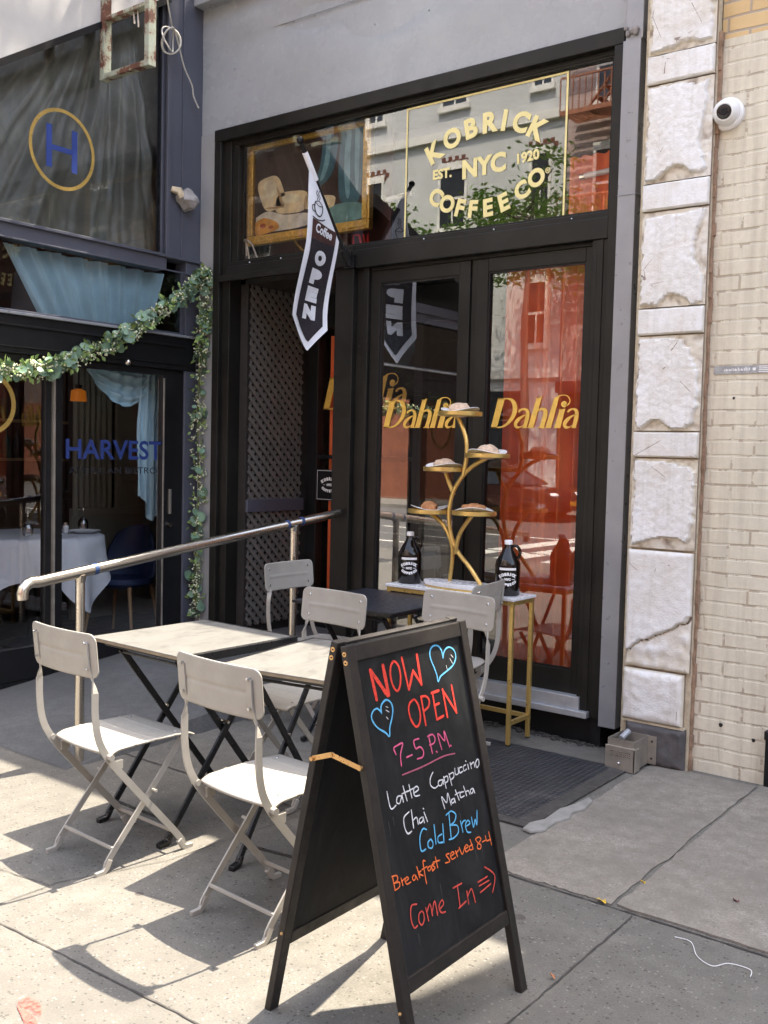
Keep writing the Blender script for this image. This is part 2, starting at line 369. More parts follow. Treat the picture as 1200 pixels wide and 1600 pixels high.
M['brickraw'] = brick('yellow_brick', (.60,.42,.20), (.68,.49,.25), (.36,.32,.27), .0, (.4,.3,.2), streaks=False)
# white painted stone
t = NT('white_painted_stone'); big = t.noise(2.2, 7, .65); fin = t.noise(28, 7, .7); c = t.ramp(fin, [(.25,(.64,.62,.58)),(.45,(.77,.77,.76)),(.8,(.80,.81,.82))])
c = t.mix(t.ramp(big, [(.44,(0,0,0)),(.70,(.7,.7,.7))]), c, (.58,.52,.42))
sk = t.ramp(t.noise(4, 6, .65, stretch=(5,1,.4)), [(.50,(0,0,0)),(.78,(.5,.5,.5))]); c = t.mix(sk, c, (.46,.42,.36))
ck = t.n('TexVoronoi', feature='DISTANCE_TO_EDGE'); ck.inputs['Scale'].default_value = 5; t.l(t.co(), ck.inputs['Vector'])
crk = t.math('MULTIPLY', t.math('LESS_THAN', t.math('ADD', ck.outputs['Distance'], t.math('MULTIPLY', fin, .02)), .016), t.math('GREATER_THAN', big, .56)); c = t.mix(t.math('MULTIPLY', crk, .8), c, (.18,.12,.09))
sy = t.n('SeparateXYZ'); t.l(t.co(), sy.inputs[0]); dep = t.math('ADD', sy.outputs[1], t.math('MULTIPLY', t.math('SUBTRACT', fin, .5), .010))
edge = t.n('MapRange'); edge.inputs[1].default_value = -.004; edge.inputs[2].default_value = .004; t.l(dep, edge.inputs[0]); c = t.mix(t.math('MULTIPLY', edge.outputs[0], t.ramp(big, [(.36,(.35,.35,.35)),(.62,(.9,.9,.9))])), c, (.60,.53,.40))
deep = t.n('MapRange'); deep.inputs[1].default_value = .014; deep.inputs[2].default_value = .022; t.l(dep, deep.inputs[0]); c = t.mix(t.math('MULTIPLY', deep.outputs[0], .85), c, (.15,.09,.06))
t.base(c); t.p.inputs['Roughness'].default_value = .7; t.bump(t.math('ADD', fin, t.noise(90, 3)), .5, .005); M['whitestone'] = t.m
M['stonegap'] = pm('yellowed_mortar', (.50,.43,.31), .85, 0, .25, 25, .5, 80, .004)
M['darkstone'] = pm('dark_stone_base', (.085,.08,.08), .7, 0, .3, 9, .5, 50, .006)
CHALK=['now',['red',13.5,[[94,1041],[102,961]]],['red',15.2,[[97,1039],[151,964]]],['red',15.6,[[152,1044],[157,964]]],['red',8.5,[[201,1050],[185,1036],[178,1010],[183,983],[197,967],[213,978],[223,1003],[222,1030],[212,1045],[201,1050]]],['red',10.2,[[242,1053],[251,962]]],['red',10.2,[[253,963],[285,1010]]],['red',10.2,[[285,1010],[314,966]]],['red',12.2,[[315,1051],[314,966]]],'heart',['blue',5.8,[[442,1025],[440,1047],[425,1062],[400,1064],[382,1052],[379,1031],[390,1001],[397,978],[398,960],[416,973],[453,983],[489,995],[509,1015],[507,1036],[487,1049],[467,1048],[452,1039],[442,1023]]],'heart_tick',['white',2.4,[[486,1026],[495,1017]]],['white',2.4,[[477,1016],[487,1000]]],['white',2.4,[[452,999],[454,987]]],'open',['red',8.1,[[265,931],[245,924],[235,908],[238,880],[255,856],[274,861],[285,883],[283,911],[272,928],[265,931]]],['red',8.8,[[302,932],[303,851]]],['red',8.1,[[301,932],[326,929],[338,916],[330,899],[304,890]]],['red',9.1,[[360,934],[361,855]]],['red',9.1,[[355,933],[393,934]]],['red',9.1,[[359,896],[384,898]]],['red',9.1,[[361,855],[396,859]]],['red',9.1,[[413,934],[415,852]]],['red',9.1,[[412,933],[464,857]]],['red',9.1,[[462,937],[465,855]]],'heart',['blue',5.8,[[113,921],[115,939],[130,950],[147,951],[161,940],[164,921],[152,897],[138,877],[131,855],[116,868],[89,885],[73,903],[68,920],[78,933],[96,937],[108,929],[113,921]]],'heart_tick',['white',2.4,[[136,935],[144,931]]],['white',2.4,[[133,926],[146,918]]],['white',2.4,[[131,907],[137,900]]],'hours',['pink',5.4,[[146,802],[141,820],[160,824],[183,824],[166,798],[162,767]]],['pink',5.4,[[191,784],[217,785]]],['pink',5.4,[[259,821],[235,820],[238,798],[259,798],[271,784],[264,769],[238,769]]],['pink',5.4,[[307,819],[312,768]]],['pink',5.4,[[302,818],[326,819],[336,806],[327,794],[305,793]]],['pink',5.4,[[332,769],[335,766]]],['pink',5.4,[[360,768],[353,816],[381,789],[386,817],[400,767]]],['pink',5.4,[[406,770],[409,768]]],'underline',['dullpink',5.1,[[160,743],[256,743],[360,748],[421,743]]],'latte',['white',4.4,[[82,717],[87,671],[111,673]]],['white',4.4,[[144,690],[124,693],[116,680],[128,674],[142,688],[145,673]]],['white',4.4,[[154,714],[162,672]]],['white',4.4,[[144,695],[172,696]]],['white',4.4,[[181,711],[185,674]]],['white',4.4,[[171,695],[199,697]]],['white',4.4,[[196,684],[220,688],[215,698],[199,694],[199,676],[221,672]]],'cap',['white',4.4,[[299,717],[282,703],[279,685],[295,673],[311,675]]],['white',4.4,[[339,686],[320,687],[316,676],[330,673],[342,685],[341,673]]],['white',4.4,[[347,693],[350,659]]],['white',4.4,[[346,690],[365,690],[364,677],[349,674]]],['white',4.4,[[375,695],[380,660]]],['white',4.4,[[377,692],[397,693],[396,680],[379,676]]],['white',4.4,[[408,702],[407,685],[423,685],[425,701],[427,686]]],['white',4.4,[[445,698],[430,697],[430,684],[446,685]]],['white',4.4,[[466,699],[453,697],[452,685],[467,686]]],['white',4.4,[[477,698],[478,683]]],['white',4.4,[[469,710],[471,708]]],['white',4.4,[[491,700],[493,682]]],['white',4.4,[[493,693],[510,697],[512,682]]],['white',4.4,[[532,701],[520,693],[522,678],[536,684],[538,697],[532,701]]],'matcha',['white',4.4,[[327,607],[321,642],[341,620],[353,644],[361,608]]],['white',4.4,[[380,622],[367,621],[367,612],[379,613],[381,622],[384,609]]],['white',4.4,[[393,643],[404,611]]],['white',4.4,[[388,630],[413,632]]],['white',4.4,[[433,628],[415,629],[414,616],[433,616]]],['white',4.4,[[437,643],[445,613]]],['white',4.4,[[442,624],[457,625],[463,613]]],['white',4.4,[[481,626],[468,623],[471,613],[481,616],[484,625],[489,610]]],'chai',['white',4.6,[[162,642],[137,634],[132,615],[136,597],[144,588],[160,590]]],['white',4.6,[[173,644],[171,596]]],['white',4.6,[[173,615],[191,619],[194,600]]],['white',4.6,[[215,613],[202,610],[202,600],[217,603],[220,613],[222,596]]],['white',4.6,[[228,623],[237,595]]],['white',4.6,[[227,634],[229,632]]],'cold',['blue',5.0,[[226,576],[211,582],[193,567],[187,544],[190,527],[209,527]]],['blue',5.0,[[239,546],[224,541],[223,528],[238,522],[246,533],[239,546]]],['blue',5.0,[[264,578],[259,527]]],['blue',5.0,[[294,544],[274,542],[272,527],[292,522]]],['blue',5.0,[[305,569],[297,519]]],['blue',5.0,[[343,591],[334,518]]],['blue',5.0,[[328,588],[355,592],[375,577],[363,560],[338,556]]],['blue',5.0,[[338,556],[373,546],[373,526],[347,518],[324,520]]],['blue',5.0,[[393,553],[396,521]]],['blue',5.0,[[394,541],[407,549],[418,548]]],['blue',5.0,[[415,532],[438,534],[430,545],[414,536],[418,515],[435,509]]],['blue',5.0,[[451,548],[453,519],[468,537],[472,520],[485,559]]],'breakfast',['orange',4.6,[[49,501],[51,467]]],['orange',4.6,[[44,504],[67,500],[66,487],[49,485]]],['orange',4.6,[[49,485],[73,481],[70,469],[50,467]]],['orange',4.6,[[83,488],[86,468]]],['orange',4.6,[[83,479],[99,483]]],['orange',4.6,[[101,474],[114,477],[108,483],[98,478],[103,466],[121,466]]],['orange',4.6,[[141,479],[131,475],[134,466],[143,468],[145,477],[152,462]]],['orange',4.6,[[157,495],[163,464]]],['orange',4.6,[[172,479],[160,476],[178,465]]],['orange',4.6,[[198,498],[188,500],[187,469],[188,440]]],['orange',4.6,[[178,481],[202,482]]],['orange',4.6,[[215,479],[204,477],[206,469],[217,470],[220,479],[224,463]]],['orange',4.6,[[237,479],[225,479],[237,468],[223,463]]],['orange',4.6,[[246,494],[249,464]]],['orange',4.6,[[232,484],[264,480]]],'served',['orange',4.6,[[312,484],[297,485],[305,473],[309,463],[288,465]]],['orange',4.6,[[320,475],[336,477],[329,484],[317,478],[322,465],[340,465]]],['orange',4.6,[[345,482],[350,464]]],['orange',4.6,[[345,474],[361,480]]],['orange',4.6,[[365,485],[375,463],[393,480]]],['orange',4.6,[[395,473],[410,475],[403,482],[392,476],[396,464],[413,465]]],['orange',4.6,[[432,473],[417,473],[417,463],[433,461]]],['orange',4.6,[[425,490],[433,461]]],['orange',4.6,[[473,485],[454,484],[460,472],[475,460],[469,451],[455,457],[461,467],[480,475],[473,485]]],['orange',4.6,[[486,466],[502,466]]],['orange',4.6,[[506,478],[509,463],[531,461]]],['orange',4.6,[[527,484],[531,443]]],'come',['brick',5.3,[[130,404],[109,408],[99,391],[98,368],[106,350],[120,351]]],['brick',5.3,[[148,380],[134,376],[129,359],[139,346],[152,355],[154,372],[148,380]]],['brick',5.3,[[167,382],[171,346]]],['brick',5.3,[[169,369],[188,385],[191,353]]],['brick',5.3,[[194,364],[211,385],[214,346]]],['brick',5.3,[[228,358],[248,364],[245,377],[227,367],[231,348],[252,342]]],'inn',['brick',5.3,[[326,390],[323,330]]],['brick',5.3,[[305,390],[349,389]]],['brick',5.3,[[316,330],[356,336]]],['brick',5.3,[[367,361],[366,325]]],['brick',5.3,[[368,346],[392,359],[400,318]]],'arrow',['brick',5.3,[[475,396],[520,357],[495,315]]],['brick',5.3,[[429,366],[481,366]]],['brick',5.3,[[432,354],[486,353]]],['brick',5.3,[[433,335],[492,341]]]]
DAHLIA_S=[[[83.2,173.3,6.1],[112.1,172.9,8.1],[138.2,164.1,18.2],[157.4,139.2,28.3],[162.1,103.0,30.3],[146.5,62.0,24.3],[117.2,29.8,17.2],[83.3,8.8,11.1],[45.7,3.2,7.1]],[[187.5,92.5,7.1],[190.7,97.9,13.1],[200.0,106.2,11.1],[219.6,111.5,10.1],[239.5,105.0,17.2],[247.4,87.8,23.2],[245.0,60.8,26.3],[236.7,26.5,24.3],[230.2,4.3,22.2]],[[244.3,80.4,4.0],[215.5,69.7,10.1],[185.1,48.6,21.2],[168.9,25.4,22.2],[177.0,6.6,17.2],[200.8,6.7,7.1],[222.9,19.1,4.0]],[[504.3,90.7,7.1],[507.3,95.9,13.1],[516.0,104.0,11.1],[534.2,109.0,10.1],[552.9,102.7,17.2],[560.3,86.1,23.2],[558.2,60.0,26.3],[550.5,26.8,24.3],[544.5,5.4,22.2]],[[557.4,79.0,4.0],[530.5,68.7,10.1],[502.2,48.2,21.2],[487.1,25.8,22.2],[494.8,7.6,17.2],[517.0,7.7,7.1],[537.7,19.7,4.0]],[[285.4,70.5,3.0],[298.6,87.5,5.1],[317.3,103.4,9.1],[342.9,111.5,15.2],[362.0,98.3,25.3],[360.9,70.2,28.3],[349.2,31.4,27.3],[340.4,1.3,30.3]],[[430.6,174.7,10.1],[450.1,184.9,6.1],[482.0,188.2,5.1],[506.3,176.9,5.6],[515.6,155.3,5.6],[506.8,136.4,7.1],[489.6,127.1,9.1]],[[489.8,136.6,19.2],[487.2,130.6,19.2],[480.6,128.1,19.2],[473.7,130.7,19.2],[470.6,136.8,19.2],[473.2,142.9,19.2],[479.9,145.3,19.2],[486.8,142.7,19.2],[489.8,136.6,19.2]]]
DAHLIA_P=[[[45.4,176.3],[91.8,175.7],[42.9,0.2],[0.0,0.0]],[[42.4,177.4],[132.1,176.1],[130.0,170.2],[44.4,170.4]],[[0.0,0.0],[2.1,6.1],[57.2,6.2],[56.3,-0.8]],[[212.3,0.8],[217.8,6.7],[248.7,6.8],[247.8,0.9]],[[527.8,2.0],[532.9,7.7],[561.8,7.8],[560.9,2.1]],[[303.6,176.5],[338.0,184.3],[286.3,1.1],[250.0,1.0]],[[315.6,1.2],[319.3,7.1],[362.1,7.2],[360.2,1.4]],[[295.4,172.8],[300.8,177.6],[322.8,179.7],[317.5,172.4]],[[416.6,174.9],[447.6,180.2],[401.6,1.5],[365.1,1.4]],[[451.5,104.9],[488.6,112.7],[460.8,1.8],[421.0,1.6]],[[442.5,103.5],[447.7,107.3],[469.0,110.0],[466.6,103.4]]]
# ================================================================== SETTING: ground
def sheet_box(name, x0, x1, y0, y1, z0, z1, mat, bevel=0):
    return struct(build(name, MB().box(x0,x1,y0,y1,z0,z1), mat, bevel=bevel))
sheet_box('ground', -150, 150, -150, 150, -.6, -.16, M['asphalt'])
sheet_box('road', -90, 90, -15.0, -3.2, -.16, -.13, M['asphalt'])
sheet_box('sidewalk', -60, 60, -3.2, 5.12, -.155, 0, M['pave'], .02)
sheet_box('far_sidewalk', -60, 60, -17.95, -15.0, -.155, 0, M['pave'], .02)
rm = MB()
for x in range(-60, 50, 6): rm.box(x, x+3, -8.65, -8.53, -.129, -.124)
rm.box(-60, 60, -5.5, -5.38, -.129, -.124)
for k in range(9): rm.box(-9.6+k*.9, -9.15+k*.9, -13.6, -3.6, -.129, -.124)
struct(build('road_marking', rm, M['roadpaint']))
# joints in the pavement: thin wandering strips of dirt
random.seed(4)
def joint(pts, w):
    P = []
    for i in range(len(pts)-1):
        a, b = Vector(pts[i]), Vector(pts[i+1]); n = max(2, int((b-a).length/.04))
        for j in range(n): P.append(a.lerp(b, j/n))
    P.append(Vector(pts[-1]))
    return [(p.x+random.gauss(0,.0012), p.y+random.gauss(0,.0012), w*.62*random.uniform(.4,1.3)) for p in P]
jm = MB(); fz = lambda z: (lambda x, y: (x, y, z))
for pts, w in (([(-8,3.275),(-2.0,3.275),(4,3.265)],.016), ([(-1.34,3.26),(-1.345,.0),(-1.35,-3.2)],.010), ([(-4.5,1.79),(-2.1,1.845),(4,1.86)],.011),
               ([(-3.085,1.80),(-3.08,2.13),(-2.93,2.52),(-2.86,3.27)],.006), ([(-4.6,2.1),(-3.75,2.0),(-3.085,2.10)],.006), ([(-1.0,1.85),(-1.0,-3)],.009), ([(-2.95,1.8),(-2.95,-3)],.009), ([(-6,.2),(4,.2)],.01)):
    jm.stroke(joint(pts, w), fz(.0035))
struct(build('sidewalk_joint', jm, M['joint']))
sm = MB()
def slab(x0, x1, y0, y1, z=.006):
    P = [(x0,y0),(x1,y0),(x1,y1),(x0,y1)]; out = []
    for i in range(4):
        a, b = Vector(P[i]), Vector(P[(i+1)%4]); n = 26
        for j in range(n):
            p = a.lerp(b, j/n); out.append((p.x+random.gauss(0,.0035), p.y+random.gauss(0,.0035)))
    sm.prism(out, lambda x, y: (x, y, z), lambda x, y: (x, y, -.02))
slab(-1.965, -1.437, 3.292, 4.97); slab(-1.418, .1, 3.292, 4.99, .009); slab(.115, 1.7, 3.292, 4.99, .007)
struct(build('worn_slab', sm, M['slab']))
# ramp up to the doors, left of the handrail
rp = MB(); nx, ny = 34, 44
def rampf(u, v):
    y = 2.92+v*(5.95-2.92); x = -5.66+u*1.50+(.0 if u < .98 else random.gauss(0,.006)-.03*v)
    return (x, y, max(.002, .105*(y-2.94)) if y < 5.1 else .227)
rp.grid(nx, ny, rampf)
edge = [rp.v[j*(nx+1)+nx] for j in range(ny+1)]
rp.add([e for e in edge]+[(e[0]+.02, e[1], -.01) for e in edge], [(j, j+1, j+ny+2, j+ny+1) for j in range(ny)])
struct(build('ramp', rp, M['ramp'], fix=False))
# cellar hatch plate
h = thing('cellar_hatch', 'dark diamond-plate hatch cover set in the pavement before the glass doors', 'hatch', (-2.6,4.2,0))
build('plate', MB().box(-3.25,-2.10,3.80,4.78,.003,.012), M['plate'], h)
build('rim', MB().box(-3.30,-2.02,3.735,3.80,.003,.010).box(-2.10,-2.02,3.80,4.80,.003,.011), M['joint'], h)
cm = MB(); random.seed(8)
pr = [(-2.03,3.70),(-1.985,3.69),(-1.945,3.74),(-1.955,3.86),(-1.93,3.95),(-1.955,4.02),(-1.93,4.10),(-1.95,4.22),(-1.985,4.25),(-1.995,4.12),(-2.02,4.02),(-2.01,3.86),(-2.04,3.78)]
cm.prism([(x,y) for x,y in pr], lambda x,y: (x*.985-.03, y, .018), lambda x,y: (x, y, .0))
tag(build('cement_patch', cm, M['cement'], bevel=.008), 'pale broken strip of cement along the hatch edge', 'cement')

# ================================================================== COFFEE SHOP FRONT
S = thing('coffee_shop', 'grey panelled coffee shop front with black-framed glass doors and transom', 'shop front', (-3.9,5.1,0))
ROOF = 4.95
w = MB().box(-5.63,-2.16,5.10,5.3,3.885,ROOF)
# dented sheet-metal fascia
def fas(u, v):
    x = -5.63+u*(5.63-2.205); z = 3.885+v*(ROOF-3.885)
    d = 0
    for cx, cz, rx, rz, a in ((-5.05,4.62,.35,.12,.010),(-4.55,4.50,.25,.10,-.010),(-4.2,4.62,.30,.06,.012),(-3.95,4.35,.4,.12,-.006),(-4.6,4.25,.3,.2,.005),(-3.2,4.25,.5,.2,.004)):
        d += 2.6*a*math.exp(-((x-cx)/rx)**2-((z-cz)/rz)**2)
    d += .0022*noise.noise(Vector((x*2.2, 0, z*2.6)))
    if z > 4.50+.0*(x+5): d += .0018
    return (x, 5.094-d, z)
build('wall', w, M['grey'], S)
build('fascia_panel', MB().grid(120, 60, fas), M['grey'], S, smooth=True, ang=80, fix=False)
for i in range(18): build('rivet', MB().sphere((-5.5+i*.19, 5.092, 4.515+.02*math.sin(i)), .006, 8), M['grey2'], S, smooth=True)
for i in range(8): build('rivet', MB().sphere((-5.3+i*.42, 5.092, 4.30+.015*(i%2)), .005, 8), M['grey2'], S, smooth=True)
random.seed(77)
for x, z, s_ in ((-4.83,4.33,.010),(-4.80,4.36,.006),(-4.78,4.36,.005),(-4.815,4.30,.013),(-4.81,4.285,.006),(-5.02,4.40,.005),(-4.83,4.20,.006),(-4.72,4.17,.005),(-4.99,4.55,.007),(-4.83,4.53,.004),(-3.76,4.22,.006)):
    build('paint_chip', MB().prism([(x+s_*random.uniform(.5,1)*math.cos(2*PI*j/7)*.6, z+s_*random.uniform(.5,1.3)*math.sin(2*PI*j/7)) for j in range(7)], lambda a, b: (a,5.055,b), lambda a, b: (a,5.094,b)) if False else MB().sphere((x,5.091,z), s_, 7, (.6,.35,1.2)), M['white'], S)
seam = MB().box(-5.3,-3.9,5.085,5.092,4.500,4.503)
build('panel_seam', seam, M['grey2'], S)
build('pilaster', MB().box(-5.63,-5.452,5.085,5.3,.20,3.885), M['grey2'], S, bevel=.004)
build('soffit', MB().box(-5.62,-2.16,4.99,5.10,4.775,4.86), M['grey'], S, bevel=.004)
build('corner_trim', MB().box(-2.312,-2.212,5.03,5.2,.13,3.80).box(-2.30,-2.205,5.035,5.2,3.80,ROOF).box(-2.314,-2.205,5.026,5.2,2.995,3.0), M['strip'], S, bevel=.003)
cp = MB()
for k in range(10):
    cp.sphere((-2.27+random.uniform(-.03,.04), 5.03, 3.845+random.uniform(-.02,.02)), random.uniform(.012,.022), 8)
build('torn_sealant', cp, M['foam'], S, smooth=True)
# --- black frame around everything
fr = MB()
fr.box(-5.452,-2.314,5.05,5.20,3.80,3.885)            # head
fr.box(-5.452,-5.385,5.052,5.20,.23,3.80)             # left jamb
fr.box(-5.385,-5.31,5.085,5.20,.23,3.80)
fr.box(-2.372,-2.314,5.052,5.20,.16,3.80)              # right jamb
fr.box(-5.385,-2.372,5.095,5.20,3.772,3.80)
build('outer_frame', fr, M['frame'], S, bevel=.004)
tb = MB()
tb.box(-4.16,-2.374,5.06,5.20,2.79,2.905); tb.box(-4.16,-2.374,5.085,5.2,2.905,2.94)
tb.box(-5.31,-4.16,5.05,5.20,2.845,2.905); tb.box(-5.31,-4.16,5.075,5.2,2.905,2.94); tb.box(-5.38,-4.16,5.03,5.06,2.80,2.845)
tb.box(-2.47,-2.372,5.075,5.2,.16,2.79); tb.box(-2.44,-2.40,5.068,5.076,.16,2.79)
tb.box(-4.292,-4.14,5.06,5.20,.2,2.79)
tb.box(-4.14,-4.075,5.10,5.2,.2,2.79); tb.box(-4.075,-4.035,5.085,5.2,.2,2.79)
tb.box(-4.035,-2.47,5.11,5.2,2.768,2.79); tb.box(-3.275,-3.235,5.125,5.2,.27,2.768)
build('door_frame', tb, M['frame'], S, bevel=.004)
for x in (-5.1,-4.8,-4.55,-4.3,-3.6,-3.1,-2.6): build('frame_screw', MB().sphere((x,5.073,2.92), .006, 8), M['rivet'], S, smooth=True)
# --- transom window with its lettering
TY = 5.125
tw = MB().box(-5.31,-5.25,5.10,5.16,2.94,3.772).box(-2.40,-2.372,5.10,5.16,2.94,3.772).box(-5.25,-2.40,5.10,5.16,2.94,2.955).box(-5.25,-2.40,5.10,5.16,3.76,3.772)
T = build('transom_window', tw, M['frame'], S, bevel=.002)
build('pane', MB().add([(-5.25,TY,2.955),(-2.40,TY,2.955),(-2.40,TY,3.76),(-5.25,TY,3.76)], [(0,1,2,3)]), M['glass_transom'], T)
g = MB(); on = lambda x, z: (x, TY-.004, z)
for a, b, c, d in ((-3.788,-3.776,2.958,3.752),(-2.683,-2.671,2.958,3.752),(-3.776,-2.683,3.740,3.752)): g.add([on(a,c),on(b,c),on(b,d),on(a,d)], [(0,1,2,3)])
def arc_text(g, chars, fn, size_h, bold, k=1, ox=0, oz=0, sub=0):
    n = len(chars)
    for i, (ch, x, z) in enumerate(chars):
        a = chars[max(i-1,0)]; b = chars[min(i+1,n-1)]
        rot = math.atan2(b[2]-a[2], b[1]-a[1])
        if i == 0: rot += .5*(rot-math.atan2(chars[2][2]-chars[0][2], chars[2][1]-chars[0][1]))
        if i == n-1: rot += .5*(rot-math.atan2(chars[n-1][2]-chars[n-3][2], chars[n-1][1]-chars[n-3][1]))
        put_text(g, ch, .1, fn, ox+x*k, oz+z*k, rot, bold, height=size_h*k)
TOPROW = [('K',-3.569,3.452),('O',-3.443,3.513),('B',-3.309,3.55),('R',-3.175,3.562),('I',-3.079,3.555),('C',-2.968,3.526),('K',-2.856,3.467)]
BOTROW = [('C',-3.551,3.176),('O',-3.467,3.125),('F',-3.371,3.088),('F',-3.279,3.070),('E',-3.174,3.066),('E',-3.067,3.084),('C',-2.949,3.135),('O',-2.857,3.194)]
arc_text(g, TOPROW, on, .122, .0045); arc_text(g, BOTROW, on, .106, .0045)
put_text(g, 'NYC', .1, on, -3.212, 3.316, .03, .0045, height=.116); put_text(g, 'EST.', .1, on, -3.508, 3.312, 0, .004, height=.062); put_text(g, '1920', .1, on, -2.914, 3.322, .06, .004, height=.062)
put_text(g, '®', .1, on, -2.785, 3.224, .0, .001, height=.032)
build('gold_lettering', g, M['yellowleaf'], T, fix=False)
# --- doors
for nm, x0, x1, lab in (('L',-4.033,-3.277,'left glass door leaf with dark interior behind it'),('R',-3.233,-2.472,'right glass door leaf in front of an orange curtain')):
    dm = MB(); lw, rw = (.075,.075) if nm == 'L' else (.082,.05)
    dm.box(x0,x0+lw,5.11,5.165,.262,2.766).box(x1-rw,x1,5.11,5.165,.262,2.766).box(x0+lw,x1-rw,5.11,5.165,2.686,2.766).box(x0+lw,x1-rw,5.11,5.165,.262,.395)
    d = build('door', dm, M['frame'], S, bevel=.004, label=lab)
    build('pane', MB().add([(x0+lw,5.137,.395),(x1-rw,5.137,.395),(x1-rw,5.137,2.686),(x0+lw,5.137,2.686)], [(0,1,2,3)]), M['glass_shop'], d)
    bd = MB(); e = .009; q = (x0+lw, x1-rw, .395, 2.686)
    for a in ((q[0],q[0]+e,q[2],q[3]),(q[1]-e,q[1],q[2],q[3]),(q[0]+e,q[1]-e,q[2],q[2]+e),(q[0]+e,q[1]-e,q[3]-e,q[3])): bd.box(a[0],a[1],5.118,5.136,a[2],a[3])
    build('glazing_bead', bd, M['black'], d)
    if nm == 'L':
        hd = MB().tube([(x1-.035,5.08,1.28),(x1-.035,5.08,1.02)], .009, 8)
    lt = MB(); ox, oz = ((-3.922,1.7626) if nm == 'L' else (-3.1155,1.7645)); fn = lambda x, z: (ox+x/1000, 5.131, oz+z/1000)
    for p in DAHLIA_P: lt.sheet(p, fn)
    for st in DAHLIA_S: lt.stroke(crom(st, 4), lambda x, z: (ox+x/1000, 5.1305, oz+z/1000))
    build('gold_lettering', lt, M['goldpaint'], d, fix=False)
build('door_sill', MB().box(-4.14,-2.445,5.055,5.2,.19,.262).box(-4.14,-2.385,5.03,5.2,.155,.19), M['alu'], S, bevel=.004)
kk = MB().box(-5.3,-2.37,5.115,5.3,-.05,.155).box(-2.372,-2.316,5.075,5.3,-.05,.16)
build('kick_board', kk, M['black'], S)
# litter and grime ridge at the foot
gm = MB(); random.seed(3)
for i in range(160):
    x = random.uniform(-3.3,-2.32); y = 5.10-abs(random.gauss(0,.035)); s_ = random.uniform(.004,.016)
    gm.sphere((x,y,s_*.4), s_, 6, (1.3,1,.6))
tag(build('dirt_ridge', gm, M['joint'], smooth=True), 'dark grit gathered along the foot of the glass doors', 'dirt', kind='stuff')
# --- recessed entry on the left
en = MB()
en.box(-5.31,-5.262,5.20,5.95,.22,2.84)                        # backing of the lattice wall
en.box(-5.31,-4.2,5.20,5.95,2.80,2.84)
en.box(-5.262,-5.235,5.2,5.225,.22,2.8); en.box(-5.262,-5.235,5.80,5.95,.22,2.8)
build('entry_recess', en, M['dark_in'], S)
la = MB(); x = -5.24; y0, y1, z0, z1 = 5.225, 5.80, .30, 2.80; sp = .078
for sgn, xx in ((1,-5.246),(-1,-5.236)):
    k = -60
    while k < 90:
        c = k*sp; pts = []
        for yy in (y0,y1):
            zz = (yy-y0)*sgn+c+.2
            if z0 <= zz <= z1: pts.append((yy,zz))
        for zz in (z0,z1):
            yy = y0+(zz-c-.2)*sgn
            if y0 < yy < y1: pts.append((yy,zz))
        k += 1
        if len(pts) >= 2 and (Vector(pts[0])-Vector(pts[1])).length > .03:
            la.bar((xx,*pts[0]), (xx,*pts[1]), .029, .009, (1,0,0))
M['lattice'] = pm('dark_taupe_lattice', (.145,.135,.122), .6, 0, .15, 6)
lt_ = build('lattice_panel', la, M['lattice'], S)
build('lattice_rail', MB().box(-5.250,-5.215,5.205,5.82,1.14,1.235), M['slate'], S, bevel=.004)
idr = MB()
idr.box(-5.30,-5.135,5.87,5.95,.227,2.8).box(-5.135,-3.2,5.87,5.95,2.55,2.8).box(-5.135,-3.2,5.87,5.95,.227,.34).box(-4.22,-4.14,5.87,5.95,.34,2.55).box(-5.135,-4.22,5.885,5.935,1.545,1.575)
idoor = build('inner_door', idr, M['black'], S, bevel=.004)
build('pane', MB().add([(-5.135,5.905,.34),(-3.2,5.905,.34),(-3.2,5.905,2.55),(-5.135,5.905,2.55)], [(0,1,2,3)]), M['glass_rest'], idoor)
lt = MB(); kx = .80/.575; fn = lambda x, z: (-5.10+x/1000*kx, 5.898, 1.925+z/1000*kx)
for p in DAHLIA_P: lt.sheet(p, fn)
for st in DAHLIA_S: lt.stroke(crom(st, 4), lambda x, z: (-5.10+x/1000*kx, 5.8975, 1.925+z/1000*kx))
build('gold_lettering', lt, M['goldpaint'], idoor, fix=False)
# --- rooms behind the glass
ro = MB()
ro.box(-5.62,-2.2,9.0,9.1,.0,2.84); ro.box(-5.62,-5.31,5.31,9.0,.0,4.85); ro.box(-2.31,-2.2,5.31,9.0,.0,4.85)
ro.box(-5.31,-2.31,5.2,9.0,.10,.225); ro.box(-5.31,-2.31,5.96,9.0,2.70,2.84); ro.box(-4.14,-2.31,5.21,5.96,2.81,2.845)
ro.box(-5.31,-2.31,6.6,6.7,2.845,4.85); ro.box(-5.31,-2.31,5.31,6.6,4.2,4.3)
build('interior_wall', ro, M['dark_in'], S)
build('roof', MB().box(-5.62,-2.17,5.3,9.1,4.86,4.93), M['dark_in'], S)
build('display_backing', MB().box(-5.24,-4.12,5.42,5.44,2.86,3.95), M['dark_red'], S)
# counter and shelves glimpsed inside
ic = MB().box(-4.9,-3.4,7.2,7.7,.225,1.25); build('counter', ic, pm('counter_front', (.10,.045,.03), .5, 0, .2, 4), S)

